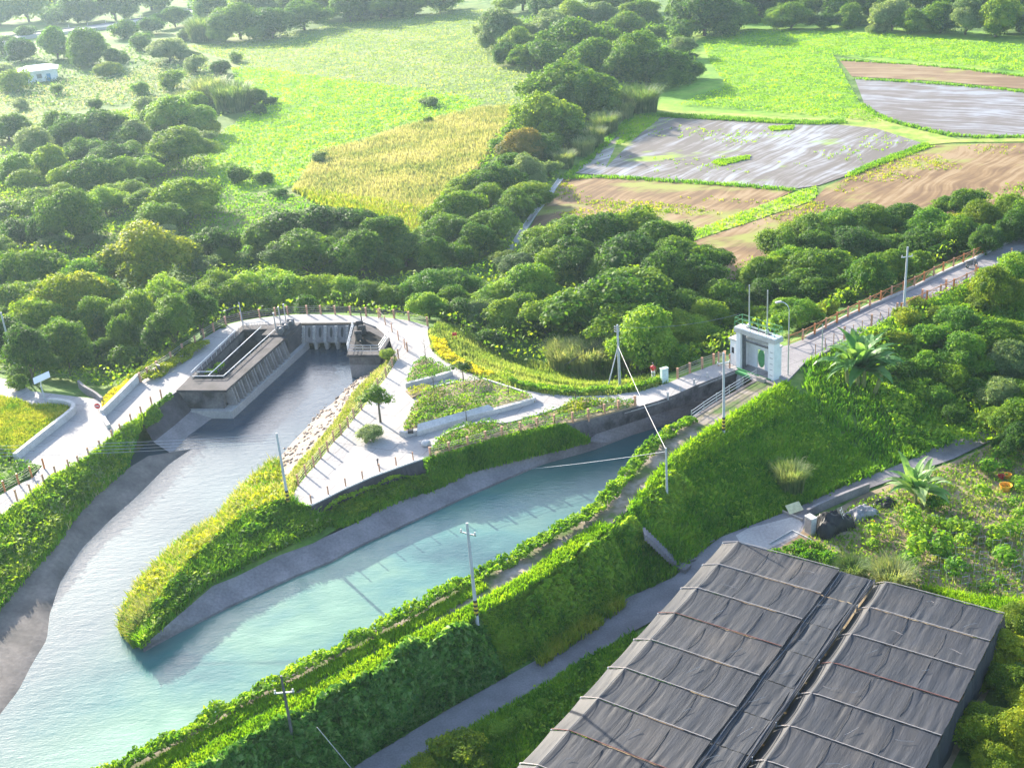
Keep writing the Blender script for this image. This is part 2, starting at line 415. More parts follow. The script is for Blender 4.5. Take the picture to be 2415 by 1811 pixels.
# ------------------------------------------------------------------ fields
def field(name, px, mat, dz):
    tag(MB().sheet([(p[0], p[1], ZF+dz) for p in PL(px, ZF)]).build(name, mat), kind='structure')
def paddy_mat(name, c1, c2, c3, ang, scale=.9, wet=.6, patch=(.22,.34,.02), pm=.72):
    m, nt, N, L = newmat(name)
    g = N.new('ShaderNodeNewGeometry')
    warp = N.new('ShaderNodeTexNoise'); warp.inputs['Scale'].default_value = .045; warp.inputs['Detail'].default_value = 2; L.new(g.outputs['Position'], warp.inputs['Vector'])
    va = N.new('ShaderNodeVectorMath'); va.operation = 'MULTIPLY_ADD'; va.inputs[1].default_value = (9, 9, 0); L.new(warp.outputs['Color'], va.inputs[0]); L.new(g.outputs['Position'], va.inputs[2])
    mp = N.new('ShaderNodeMapping'); mp.inputs['Rotation'].default_value = (0, 0, ang); L.new(va.outputs[0], mp.inputs['Vector'])
    f = noise(nt, 1.0, 3, mp.outputs[0], .65, (.035, .75*scale, 1)); f2 = noise(nt, 1.0, 2, mp.outputs[0], .6, (.10, 2.3*scale, 1))
    big = noise(nt, .045, 4, g.outputs['Position'], .6, (1, 1.5, 1)); med = noise(nt, .25, 3, g.outputs['Position'])
    k = mathn(nt, 'ADD', mathn(nt, 'MULTIPLY', f, .55), mathn(nt, 'ADD', mathn(nt, 'MULTIPLY', f2, .40), mathn(nt, 'ADD', mathn(nt, 'MULTIPLY', mathn(nt, 'SUBTRACT', big, .5), .55), mathn(nt, 'MULTIPLY', mathn(nt, 'SUBTRACT', med, .5), .25))))
    c = ramp(nt, k, [(.40, c1), (.49, c2), (.57, c3)])
    gp = noise(nt, .07, 4, g.outputs['Position'], .55, (1, 1.9, 1), ang)
    c = mixc(nt, ramp(nt, gp, [(pm-.05, (0,)*3), (pm+.03, (1,)*3)]), c, patch)
    rr = ramp(nt, k, [(.42, (.8,)*3), (.58, (wet,)*3)])
    principled(nt, c, rr, k, .35, .10, spec=.5); return m
M['wetpaddy'] = paddy_mat('wet_paddy_mud', (.115,.098,.088), (.18,.160,.150), (.27,.25,.255), -.86, .6, .3, pm=.66)
M['wetpaddy2'] = paddy_mat('wet_paddy_mud_far', (.12,.10,.092), (.175,.155,.15), (.25,.23,.24), .6, .55, .3, pm=.8)
M['drypaddy'] = paddy_mat('ploughed_paddy', (.125,.062,.018), (.20,.115,.038), (.27,.18,.085), -.88, .6, .75, (.22,.24,.03), pm=.60)
M['drypaddy2'] = paddy_mat('ploughed_paddy_far', (.15,.082,.032), (.20,.125,.052), (.25,.175,.09), .5, .6, .75, (.24,.25,.04), pm=.62)
M['crop'] = surf('crop_ground', (.10,.24,.02), (.19,.36,.03), .12, .95, (.26,.38,.05), fine=.8, bstr=1, bdist=.3)
M['pale'] = surf('pale_meadow', (.11,.20,.035), (.165,.24,.055), .05, .95, (.21,.26,.09), fine=.6, bstr=1, bdist=.3)
M['straw'] = surf('straw_ground', (.22,.23,.07), (.34,.30,.11), .12, .95, (.42,.37,.18), fine=.7, bstr=1, bdist=.3)
M['verge'] = surf('verge', (.14,.27,.025), (.26,.34,.05), .3, .95, (.34,.34,.10), fine=1.0, bstr=.8, bdist=.15)
field('meadow', [(-900,330),(-900,-60),(0,60),(420,60),(700,20),(1180,10),(1260,60),(1300,200),(1240,300),(1180,420),(1000,560),(690,600),(520,560),(200,640),(-300,700)], M['meadow'], 0)
field('pale_field', [(430,110),(560,102),(700,77),(850,47),(1030,32),(1140,22),(1210,60),(1190,120),(1240,165),(1265,230),(1210,262),(1147,242),(983,212),(850,193),(571,158)], M['pale'], .01)
F2 = [(545,162),(620,163),(850,195),(983,212),(1100,233),(1147,243),(1106,259),(1024,279),(952,296),(850,330),(752,362),(690,440),(560,460),(480,400),(500,330),(600,260),(560,210)]
field('crop_field', F2, M['crop'], .014)
F3 = [(752,362),(857,338),(954,303),(1127,260),(1205,254),(1200,293),(1166,347),(1120,409),(1062,475),(1010,545),(960,575),(900,500),(780,480),(694,452)]
field('golden_field', F3, M['straw'], .018)
field('upper_meadow', [(1560,60),(1777,50),(2415,80),(2800,140),(2800,260),(2415,190),(1966,131),(1982,162),(2030,247),(2090,295),(2028,290),(1835,274),(1480,262),(1560,180)], M['crop'], .022)
field('far_paddy', [(1980,143),(2202,156),(2415,181),(2800,232),(2800,262),(2415,211),(2221,193),(2009,181)], M['drypaddy2'], .03)
field('wet_far_paddy', [(2016,187),(2221,199),(2415,217),(2800,270),(2800,330),(2415,320),(2260,322),(2124,291),(2040,250)], M['wetpaddy2'], .034)
field('field_verge', [(2020,255),(2124,297),(2260,329),(2415,326),(2800,338),(2800,344),(2415,335),(2250,337),(2182,343),(2067,310),(1912,292),(1719,280),(1500,266),(1490,256),(1719,268),(1912,280),(1990,284)], M['verge'], .038)
P3 = [(1494,270),(1630,272),(1719,277),(1912,288),(2067,304),(2186,342),(2124,358),(2009,411),(1931,438),(1874,446),(1719,434),(1565,424),(1436,416),(1350,408),(1400,370),(1470,300)]
field('wet_paddy', P3, M['wetpaddy'], .042)
field('brown_paddy', [(1328,419),(1436,418),(1565,428),(1719,438),(1870,452),(1750,508),(1604,562),(1560,585),(1400,575),(1240,560),(1270,500)], M['drypaddy'], .046)
field('field_strip', [(1925,440),(1870,456),(1604,557),(1580,570),(1623,573),(1912,476),(1925,462)], M['verge'], .05)
field('ploughed_paddy', [(2205,343),(2415,338),(2800,348),(2800,500),(2415,520),(1950,660),(1650,660),(1600,590),(1625,574),(1914,478),(1950,440),(2009,415),(2067,388)], M['drypaddy'], .054)
field('verge_strip', [(2165,352),(2205,343),(2040,402),(2009,416),(1990,418)], M['verge'], .06)
field('paddy_verge', [(1500,272),(1560,275),(1500,325),(1440,385),(1428,398),(1452,345)], M['verge'], .064)
# irrigation channel beside the brown paddy
ch = PL([(1322,424),(1290,470),(1258,508),(1230,550),(1204,590)], ZF)
mb = MB(); wall_line(mb, ch, .12, .25, .3, 0, .38); wall_line(mb, ch, .12, .25, .3, 0, -.38); wall_line(mb, ch, .6, .06, .2)
tag(mb.build('irrigation_channel', M['kerb']), 'narrow concrete irrigation channel along the edge of the brown paddy', 'channel')

# ------------------------------------------------------------------ banks
def loft(name, lines, mat, n=60, kind='structure', smooth=False, sub=1):
    L_ = [resample(PL(l), n) for l in lines]
    if sub > 1:
        q = []
        for a, b in zip(L_[:-1], L_[1:]): q += [a*(1-k/sub)+b*(k/sub) for k in range(sub)]
        L_ = q+[L_[-1]]
    o = MB().loft(L_).build(name, mat, smooth=smooth); tag(o, kind=kind); return o, L_
def z_(pts, z): return [(a, b, z) for a, b in pts]
LB0 = z_([(-300,1450),(-120,1318),(0,1228),(58,1186),(131,1128),(216,1081),(270,1035),(336,985)], -.02)
LB1 = z_([(-160,1580),(-60,1500),(0,1437),(58,1368),(127,1294),(185,1210),(230,1165),(300,1105)], -1.6)
LB2 = z_([(-150,1620),(0,1470),(75,1390),(140,1310),(205,1225),(260,1165),(330,1100),(350,1075)], -1.95)
LB3 = z_([(-150,1780),(0,1690),(46,1630),(77,1568),(112,1510),(118,1450),(143,1372),(193,1294),(262,1225),(324,1171),(401,1093),(455,1058)], -2.82)
LB4 = z_([(-60,1830),(60,1720),(110,1630),(140,1570),(170,1500),(200,1420),(240,1350),(300,1270),(350,1200),(420,1130),(470,1080)], -3.6)
_, gl_left = loft('river_bank_grass', [LB0, LB1], M['turf'], 60, sub=3)
loft('river_bank_mud', [LB1, LB2, LB3, LB4], M['mud'], 60, sub=3, smooth=True)
_, gl_rw = loft('river_bank_wall', [z_([(330,990),(386,945),(419,923)], -.03), z_([(362,1042),(408,1006),(452,968)], -2.0)], M['darkcon'], 20, sub=2)
loft('river_bank_apron', [z_([(362,1042),(408,1006),(452,968)], -2.0), z_([(401,1068),(442,1026),(500,986)], -2.75), z_([(470,1078),(500,1030),(520,990)], -3.6)], M['apron'], 20, sub=2)
# island: pool side
IB0 = z_([(690,1186),(704,1146),(722,1124),(757,1083),(788,1043),(805,1027),(835,989),(853,968),(880,930),(911,890),(936,850)], -.03)
IB1 = z_([(668,1140),(705,1097),(741,1058),(770,1025),(799,989),(814,964),(838,925),(880,885),(925,850)], -.7)
IB2 = z_([(640,1100),(665,1072),(691,1041),(720,1011),(741,987),(763,966),(785,950),(819,914),(850,888),(905,862)], -2.82)
IB3 = z_([(560,1110),(640,1040),(700,970),(770,920),(830,880),(880,860)], -3.7)
_, gl_isl = loft('island_bank_grass', [IB0, IB1], M['verge'], 40, sub=2)
_, gl_rub = loft('island_bank_rubble', [IB1, IB2, IB3], M['rubble'], 60, sub=4)
# island: nose (left waterline, ridge, canal apron)
N0 = z_([(690,1150),(656,1082),(586,1139),(529,1220),(471,1248),(405,1298),(320,1387),(285,1453),(285,1491),(330,1528)], -2.9)
N1 = z_([(690,1187),(640,1200),(590,1220),(500,1290),(420,1375),(350,1465),(320,1505),(326,1520)], 0)
N1 = [(a, b, zz) for (a, b, _), zz in zip(N1, (-.05,-.4,-.7,-1.0,-1.2,-1.7,-2.3,-2.75))]
N2 = z_([(800,1245),(740,1280),(656,1310),(560,1358),(502,1381),(405,1464),(370,1495),(336,1524)], -1.7)
_, gl_n1 = loft('island_nose_pool_side', [N0, N1], M['turf'], 50, sub=4, smooth=True)
_, gl_n2 = loft('island_nose_canal_side', [N1, N2], M['turf'], 50, sub=4, smooth=True)
# island: canal side
C0 = z_([(735,1196),(814,1157),(877,1129),(958,1100),(1002,1086)], -.25)
C1 = z_([(748,1228),(820,1188),(877,1163),(950,1136),(1012,1126)], -1.25)
C2 = z_([(800,1245),(850,1225),(896,1200),(965,1172),(1027,1155)], -1.7)
_, gl_c0 = loft('island_wall_foot_grass', [C1, C2], M['turf'], 30, sub=2)
G0 = z_([(1004,1087),(1104,1060),(1185,1034),(1268,1015),(1330,1004)], -.05)
G1 = z_([(1027,1155),(1108,1113),(1200,1090),(1282,1070),(1393,1043)], -1.7)
_, gl_c1 = loft('island_slope_grass', [G0, G1], M['turf'], 40, sub=4)
AP0 = z_([(336,1522),(405,1464),(502,1380),(560,1357),(656,1310),(740,1278),(850,1228),(896,1202),(965,1171),(1027,1155),(1108,1112),(1282,1068),(1393,1040),
          (1397,1026),(1509,990),(1630,950),(1654,931),(1766,886)], -1.7)
AP0 = [(a, b, -1.7 if a < 1394 else -1.5) for a, b, _ in AP0]
AP1 = z_([(338,1532),(420,1488),(548,1424),(694,1357),(780,1322),(850,1284),(934,1245),(1100,1168),(1282,1090),(1397,1058),(1513,1013),(1565,995),(1630,967),(1700,930),(1780,890)], -2.6)
AP2 = [(a, b, -3.6) for a, b, _ in AP1]
apA = resample(PL(AP0), 90); apB = resample(PL(AP1), 90); apC = apB-np.array([0, 0, 1.2])
tag(MB().loft([apA, apB]).loft([apB, apC]).build('canal_apron', M['apron']), kind='structure')
def wall_face(name, top, bot, label, mat=None):
    a, b = resample(PL(top), 30), resample(PL(bot), 30)
    back = offset_line(a, .35)
    mb = MB().loft([a, b]).loft([back, a])
    c = b.copy(); c[:, :2] = back[:, :2]; mb.loft([c, back])
    return tag(mb.build(name, mat or M['oldwall']), label, 'wall')
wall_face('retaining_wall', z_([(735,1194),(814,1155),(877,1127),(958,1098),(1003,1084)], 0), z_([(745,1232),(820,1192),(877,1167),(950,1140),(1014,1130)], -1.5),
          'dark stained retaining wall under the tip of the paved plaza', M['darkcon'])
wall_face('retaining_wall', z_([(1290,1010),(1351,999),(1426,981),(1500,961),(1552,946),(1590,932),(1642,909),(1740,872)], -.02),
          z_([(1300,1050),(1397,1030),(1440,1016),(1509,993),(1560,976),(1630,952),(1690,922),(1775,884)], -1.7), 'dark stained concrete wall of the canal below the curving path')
mb = MB(); wall_line(mb, offset_line(smoothline(PL(RW_TOP[1:]), 80, 1), 0), .35, .02, 3.6)
tag(mb.build('canal_wall', M['oldwall']), 'long low concrete canal wall below the vine covered edge', 'wall')
# kerbs and parapets
mb = MB(); wall_line(mb, resample(PL(SE_EDGE[:5]), 24), .3, .12, .3, 0, .12)
tag(mb.build('plaza_kerb', M['kerb']), 'pale concrete kerb along the open tip of the plaza', 'kerb')
mb = MB(); wall_line(mb, smoothline(PL([(328,899),(290,938),(243,985)]), 16, 1), .35, .85, .3); wall_line(mb, PL([(243,986),(250,1000),(258,1012)]), .35, .5, .3)
tag(mb.build('parapet_wall', M['kerb']), 'straight white parapet wall beside the yellow flower bank', 'wall')
mb = MB(); wall_line(mb, smoothline(PL([(120,955),(150,957),(172,963),(179,971),(168,983),(120,1020),(75,1056),(38,1086)]), 40, 1), .4, .75, .3)
tag(mb.build('parapet_wall', M['kerb']), 'hooked white parapet wall round the grass triangle at the junction', 'wall')
mb = MB(); wall_line(mb, smoothline(PL([(187,909),(200,922),(225,935),(243,950)]), 14, 1), .25, .6, .3)
tag(mb.build('parapet_wall', M['apron']), 'short grey wing wall where the side road meets the pavement', 'wall')
mb = MB(); wall_line(mb, resample(PL([(2048,1156),(1990,1178),(1935,1202),(1904,1218)], ZL), 16), .25, .7, .2)
tag(mb.build('boundary_wall', M['apron']), 'low concrete wall between the lower lane and the garden', 'wall')
mb = MB(); wall_line(mb, resample(PL(ROAD_FAR[2:]), 40), .3, .22, .3); tag(mb.build('road_kerb', M['kerb']), 'pale kerb under the orange railing on the far side of the bridge road', 'kerb')
mb = MB(); wall_line(mb, resample(PL(ROAD_NEAR[2:]), 40), .3, .14, .3); tag(mb.build('road_kerb', M['apron']), 'thin kerb on the near side of the bridge road above the shrubs', 'kerb')
# patch of grass at the junction, flower bank and garden soil
def bed(name, px, mat, z0, z1, kind='structure', label=None, cat=None):
    o = MB().prism(PL(px), z0, z1).build(name, mat); tag(o, label, cat, None, kind); return o
bed('grass_triangle', [(-200,938),(0,937),(44,946),(77,957),(120,957),(150,960),(168,966),(160,978),(110,1020),(70,1050),(36,1084),(20,1076),(-200,1100)], M['verge'], -.1, .1)
bed('road_verge', [(-200,1110),(20,1088),(60,1090),(98,1098),(75,1122),(30,1140),(-200,1270)], M['turf'], -.1, .05)
gd = PL([(1905,1236),(1880,1266),(1790,1320),(1900,1400),(2100,1460),(2350,1530),(2600,1640),(3000,1500),(2900,900),(2500,990),(2335,1048),(2250,1088),(2140,1126),(2040,1164)], ZL)
tag(MB().sheet([(p[0], p[1], ZL+.008) for p in gd]).build('garden_ground', M['soil']), kind='structure')
# ------------------------------------------------------------------ foliage
LM = {
 'dark':  leafmat('leaf_dark',  (.026,.088,.011), (.066,.165,.015), (.155,.275,.024)),
 'mid':   leafmat('leaf_mid',   (.038,.125,.011), (.112,.228,.014), (.24,.345,.024)),
 'light': leafmat('leaf_light', (.050,.165,.014), (.145,.30,.02), (.29,.42,.04)),
 'gold':  leafmat('leaf_yellow_green', (.075,.15,.008), (.17,.26,.012), (.32,.36,.02)),
 'grey':  leafmat('leaf_grey_green', (.07,.145,.05), (.15,.24,.08), (.28,.36,.16)),
 'orange': leafmat('leaf_orange', (.08,.14,.02), (.18,.19,.03), (.30,.24,.04)),
 'reed':  leafmat('reed_blade', (.065,.14,.045), (.15,.23,.08), (.32,.36,.18), scale=.8),
 'hedge': leafmat('hedge_leaf', (.035,.135,.022), (.10,.25,.04), (.24,.38,.13), scale=1.2, rough=.38, tint=0),
 'banana': leafmat('banana_leaf', (.07,.19,.05), (.15,.30,.09), (.34,.44,.22), trans=.4, rough=.4),
}
GM = {
 'green': leafmat('grass_green', (.045,.17,.012), (.12,.29,.018), (.24,.40,.03), scale=.35, tint=0),
 'bright': leafmat('grass_bright', (.10,.26,.008), (.20,.38,.012), (.32,.46,.025), scale=.3, tint=0),
 'yellow': leafmat('grass_yellow', (.09,.22,.012), (.24,.32,.02), (.44,.42,.06), scale=.5, tint=0, trans=.4),
 'straw': leafmat('grass_straw', (.19,.26,.09), (.37,.38,.17), (.54,.51,.30), scale=.12, tint=0, trans=.3),
 'pale': leafmat('grass_pale', (.11,.21,.035), (.20,.29,.07), (.32,.37,.14), scale=.3, tint=0),
 'flower': leafmat('flower_yellow', (.20,.28,.015), (.55,.50,.02), (.58,.55,.04), scale=.8, tint=0),
}
def leaves(pts, nrm, size, jitter=.6, aspect=.62):
    """rhombic leaf sprays: returns verts, quads"""
    n = len(pts); size = np.broadcast_to(size, (n,))[:, None]
    d = nrm+rng.normal(0, jitter, (n, 3)); d /= np.linalg.norm(d, axis=1)[:, None]+1e-9
    r = rng.normal(0, 1, (n, 3)); a = np.cross(d, r); a /= np.linalg.norm(a, axis=1)[:, None]+1e-9; b = np.cross(d, a)
    a = a*size*.5; b = b*size*.5*aspect
    fold = d*size*.12
    v = np.stack([pts-a, pts-b+fold, pts+a, pts+b+fold], 1).reshape(-1, 3)
    return v, np.arange(4*n).reshape(n, 4)
def sphere_lo(c, r, zs=1.0, n=9, m=5):
    th = np.linspace(0, 2*np.pi, n, endpoint=False); ph = np.linspace(.15, np.pi-.15, m)
    v = np.array([[c[0]+r*math.sin(p)*math.cos(t), c[1]+r*math.sin(p)*math.sin(t), c[2]+r*zs*math.cos(p)] for p in ph for t in th])
    f = [(i*n+k, i*n+(k+1) % n, (i+1)*n+(k+1) % n, (i+1)*n+k) for i in range(m-1) for k in range(n)]
    f += [(0, k, k+1, 0) for k in ()]
    return v, np.array(f)
def crown_data(seed, nl, hr, nleaf, ls, spread=.36, lr=(.10,.235), flat=.85, skirt=.0):
    r = np.random.default_rng(seed); cs, rs = [], []
    sx, sy = r.uniform(.78, 1.22), r.uniform(.78, 1.22)
    while len(cs) < nl:
        d = r.normal(0, 1, 3); d /= np.linalg.norm(d); d[2] = abs(d[2])*.9-.25 if r.random() < .8 else d[2]
        k = spread*(r.uniform(.45, 1.0) if r.random() < .68 else r.uniform(1.0, 1.38))
        rad = r.uniform(*lr)*(1 if k < spread else .7)
        cs.append([d[0]*k*sx, d[1]*k*sy, hr*(.46+.42*d[2]*r.uniform(.5, 1.12))]); rs.append(rad)
    cs, rs = np.array(cs), np.array(rs)
    cs = np.r_[cs, [[0, 0, hr*.42]]]; rs = np.r_[rs, [min(.30, hr*.42)]]
    zs = flat
    pr = rs**2/np.sum(rs**2); N = int(nleaf/13*2.6)
    li = r.choice(len(rs), N, p=pr); d = r.normal(0, 1, (N, 3)); d /= np.linalg.norm(d, axis=1)[:, None]
    d[:, 2] = np.where((d[:, 2] < -.3) & (r.random(N) < .75), -d[:, 2], d[:, 2])
    p = cs[li]+d*(rs[li]*r.uniform(.80, 1.10, N))[:, None]*np.array([1, 1, zs])
    ok = p[:, 2] > .0
    for c, q in zip(cs, rs): ok &= ~(np.linalg.norm((p-c)/np.array([1, 1, zs]), axis=1) < q*.78)
    p, d = p[ok][:nleaf//13], d[ok][:nleaf//13]
    rc = ls*r.uniform(1.1, 2.5, len(p))
    p = np.repeat(p, 13, 0); d = np.repeat(d, 13, 0); rc = np.repeat(rc, 13)
    e = r.normal(0, 1, p.shape)+d*.9+np.array([0, 0, .55]); e /= np.linalg.norm(e, axis=1)[:, None]
    p = p+e*(rc*r.uniform(.45, 1.05, len(p)))[:, None]*np.array([1, 1, .75])
    v, f = leaves(p, e*.75+np.array([0, 0, .6]), ls*r.uniform(.5, 1.2, len(p)), .5)
    for c, q in zip(cs, rs):
        cv, cf = sphere_lo(c, q*.74, zs); f = np.r_[f, cf+len(v)]; v = np.r_[v, cv]
    return v, f
def mesh_only(o):
    me = o.data; bpy.data.objects.remove(o); return me
CROWNS, TRUNKS = {}, {}
KINDS_ = {  # lobes, height ratio, leaves, leaf size, base height (of width), spread
 'broad': (20, .68, 9100, .044, .05, .36), 'layer': (24, .52, 8600, .044, .06, .38), 'tall': (22, 1.15, 9600, .048, .06, .33),
 'young': (9, .55, 1500, .07, .62, .34), 'shrub': (11, .62, 3600, .062, -.04, .34), 'round': (16, .72, 7800, .044, .0, .33),
}
def crown_mesh(kind, mat, var):
    k = (kind, mat, var)
    if k not in CROWNS:
        nl, hr, nf, ls, bh, sp = KINDS_[kind]
        v, f = crown_data(100+hash((kind, var)) % 1000 if False else 100+sum(map(ord, kind))+var*31, nl, hr, nf, ls, sp)
        CROWNS[k] = mesh_only(np_mesh('crown', v, f, LM[mat]))
    return CROWNS[k]
def trunk_mesh(kind):
    if kind not in TRUNKS:
        nl, hr, nf, ls, bh, sp = KINDS_[kind]; mb = MB(); top = bh+hr*.45
        mb.tube((0,0,-.12), (.01,.0,bh), .035, .026, 8); mb.tube((.01,0,bh), (0,.01,top), .026, .014, 7)
        for a in range(5):
            t = a*1.3; mb.tube((.005,0,bh+.04*a), (.24*math.cos(t), .24*math.sin(t), bh+hr*(.4+.06*a)), .015, .006, 6)
        TRUNKS[kind] = mesh_only(mb.build('trunk', M['bark']))
    return TRUNKS[kind]
def locate(cx, cy, wpx, above, zg=None):
    """stand a thing so that a point `above`*width over the ground shows at (cx,cy); returns base, width"""
    z = ZF+2
    for _ in range(8):
        p = P(cx, cy, z); w = wpx/ppm(p); g0 = max(float(gz(p[0], p[1])), ZL) if zg is None else zg; z = g0+above*w
    return V(p[0], p[1], g0), w
def tree(cx, cy, wpx, kind='broad', mat='mid', label='', cat='tree', name='tree', group=None, sz=1.0, zg=None):
    nl, hr, nf, ls, bh, sp = KINDS_[kind]
    b, w = locate(cx, cy, wpx, (bh+hr*.5)*sz, zg)
    w *= 1.0
    t = thing(name, label, cat, b, random.uniform(0, 6.28), group)
    t.scale = (w*random.uniform(.82, 1.22), w*random.uniform(.82, 1.22), w*sz*random.uniform(.92, 1.08))
    c = bpy.data.objects.new('crown', crown_mesh(kind, mat, random.randint(0, 2))); COL.objects.link(c); c.parent = t; c.location = (0, 0, bh)
    if kind in ('broad', 'layer', 'round', 'tall'):      # uneven crowns: side boughs hang beside the main crown
        a0 = random.uniform(0, 6.28)
        for q in range(random.choice((2, 3, 3))):
            e = bpy.data.objects.new('crown', crown_mesh(random.choice(('broad', 'layer', 'shrub')), mat, random.randint(0, 2))); COL.objects.link(e); e.parent = t
            k_ = random.uniform(.42, .68); an = a0+q*2.1+random.uniform(-.5, .5); d_ = random.uniform(.30, .50)
            e.location = (d_*math.cos(an), d_*math.sin(an), bh+random.uniform(-.10, .30)*hr); e.scale = (k_*1.15, k_, k_); e.rotation_euler = (random.uniform(-.25, .25), random.uniform(-.25, .25), random.uniform(0, 6))
    k = bpy.data.objects.new('trunk', trunk_mesh(kind)); COL.objects.link(k); k.parent = t
    return t
ORD = ['first','second','third','fourth','fifth','sixth','seventh','eighth','ninth','tenth','eleventh','twelfth','thirteenth','fourteenth','fifteenth','sixteenth',
       'seventeenth','eighteenth','nineteenth','twentieth']
MATW = {'dark':'dark','mid':'green','light':'bright green','gold':'yellowish','grey':'greyish','orange':'orange tinged','reed':'pale'}
KINDW = {'broad':'rounded tree','layer':'layered tree','tall':'tall tree','young':'young tree','shrub':'bushy shrub','round':'dense tree'}
NAMEW = {'broad':'broad_tree','layer':'layered_tree','tall':'tall_tree','shrub':'shrub','round':'round_tree'}
def cluster(where, group, rows, tall=1.0):
    """rows: (cx, cy, width px, kind, colour[, height factor]); look-alikes are told apart by their order along the cluster"""
    fam = {}
    for r in rows: fam.setdefault((r[3], r[4]), []).append(r)
    for (k, m), rs in fam.items():
        rs.sort(key=lambda r: r[0])
        for i, r in enumerate(rs):
            base = f"{MATW[m]} {KINDW[k]}"
            lab = f"{base} {where}" if len(rs) == 1 else f"{base}, {ORD[i]} from left, {where}"
            tree(r[0], r[1], r[2], k, m, lab, 'shrub' if k == 'shrub' else 'tree', NAMEW[k], group, (r[5] if len(r) > 5 else 1.0)*tall)
B, LY, T, S_, RD = 'broad', 'layer', 'tall', 'shrub', 'round'
cluster('behind the far road', 'trees behind the far road', [(174,8,115,B,'dark'),(265,6,108,B,'dark'),(60,12,100,B,'mid'),(-10,20,100,B,'dark'),(350,-12,90,B,'mid'),(110,-14,90,B,'grey')])
cluster('along the top edge of the pale field', 'tree row above the pale field', [(410,42,62,RD,'dark'),(560,52,105,B,'dark'),(637,48,110,B,'dark'),(500,20,100,B,'mid'),
 (714,32,100,B,'dark'),(590,5,110,B,'grey'),(764,10,95,B,'mid'),(822,12,100,B,'dark'),(896,2,105,B,'dark'),(973,0,95,B,'dark'),(1035,-8,95,B,'mid'),(680,-10,100,B,'mid')])
cluster('round the white house', 'trees round the white house', [(128,102,92,B,'light',1.1),(212,112,110,B,'dark'),(45,118,75,RD,'dark'),(0,105,70,RD,'dark'),(328,100,72,S_,'dark'),(290,72,70,S_,'mid'),
 (350,62,70,S_,'dark'),(395,115,85,RD,'grey'),(432,84,46,S_,'grey'),(258,163,54,LY,'gold'),(62,76,50,S_,'dark'),(35,190,95,S_,'mid'),(135,212,40,S_,'mid'),(222,248,46,S_,'dark'),(46,246,46,S_,'grey'),(8,172,60,S_,'grey')])
cluster('at the crop field corner', 'shrubs at the corner of the crop field', [(555,136,44,S_,'dark'),(517,160,58,S_,'dark'),(455,152,70,S_,'grey'),(400,190,85,S_,'mid'),(352,250,80,S_,'grey'),(450,240,80,S_,'light'),
 (600,228,66,RD,'dark'),(500,300,70,S_,'gold'),(480,330,60,S_,'grey'),(330,210,50,S_,'light'),(610,260,40,S_,'dark')])
cluster('in the woods left of the crop field', 'woods left of the crop field', [(405,268,130,B,'light',1.0),(412,335,125,T,'mid',.8),(350,286,85,RD,'mid'),(316,312,85,B,'grey'),(216,298,130,LY,'dark'),(135,286,92,B,'mid'),
 (15,300,95,RD,'dark'),(300,322,90,LY,'dark'),(160,322,95,B,'dark'),(73,346,115,B,'grey'),(116,384,105,B,'mid'),(40,392,95,B,'light'),(195,358,100,LY,'dark'),(268,372,105,LY,'dark'),(216,410,138,LY,'mid'),(300,404,115,LY,'dark'),(345,390,75,RD,'dark'),(60,425,85,S_,'mid')])
cluster('in the middle left woods', 'middle of the left woods', [(168,512,165,B,'dark'),(95,478,95,B,'mid'),(245,476,100,LY,'light'),(425,468,150,LY,'mid'),(378,512,120,B,'dark'),(300,452,90,LY,'mid'),
 (45,548,95,RD,'dark'),(123,572,84,T,'grey',.6),(205,562,64,T,'grey',.6),(328,540,66,T,'grey',.6),(386,552,84,T,'grey',.6),(270,590,80,S_,'grey'),(10,500,80,S_,'grey'),(440,590,90,S_,'grey'),(480,630,90,S_,'grey'),(0,590,90,RD,'mid'),
 (340,602,178,B,'gold'),(512,575,112,RD,'dark')])
cluster('above the left road', 'left slope trees', [(190,660,115,LY,'light'),(66,640,135,LY,'mid'),(158,705,150,B,'gold'),(232,690,100,B,'light'),(40,710,110,LY,'mid'),(77,768,135,B,'mid'),(135,800,110,B,'light'),(10,790,110,T,'dark'),
 (150,815,112,T,'dark'),(60,825,112,T,'dark'),(239,757,115,B,'mid'),(215,838,80,S_,'dark'),(300,845,85,S_,'dark'),(10,745,85,LY,'mid'),(100,738,95,B,'light'),(190,770,85,B,'mid')], 1.2)
cluster('behind the left pavement railing', 'trees behind the left pavement', [(328,742,135,B,'mid'),(386,705,135,LY,'light'),(463,710,118,LY,'mid'),(405,752,105,T,'dark'),(285,800,100,B,'dark'),(340,785,100,B,'mid'),(513,680,100,B,'mid'),(462,728,90,T,'dark'),
 (602,678,120,LY,'light'),(560,700,90,B,'mid'),(675,684,115,LY,'light'),(735,690,98,LY,'mid'),(805,690,88,LY,'light'),(640,712,70,S_,'mid'),(720,720,70,S_,'dark'),(520,730,70,RD,'dark')], 1.2)
cluster('behind the curved railing end', 'trees behind the curved railing', [(865,694,92,B,'mid'),(915,697,80,B,'mid'),(965,690,90,LY,'light'),(1015,668,115,LY,'light'),(1009,722,88,B,'light',1.0),(1060,700,85,B,'mid'),(1085,735,85,B,'dark')])
cluster('in the thicket behind the flower bank', 'thicket behind the flower bank', [(1127,738,95,B,'grey'),(1185,748,98,B,'mid'),(1224,722,115,B,'mid'),(1262,668,118,B,'light'),(1231,618,95,T,'grey',.6),(1197,612,64,T,'gold',.6),(1105,672,62,RD,'light'),
 (1150,700,80,LY,'light'),(1290,740,90,B,'dark'),(1250,775,80,S_,'dark'),(1160,800,80,S_,'dark'),(1330,790,80,S_,'mid'),(1380,780,90,S_,'dark')])
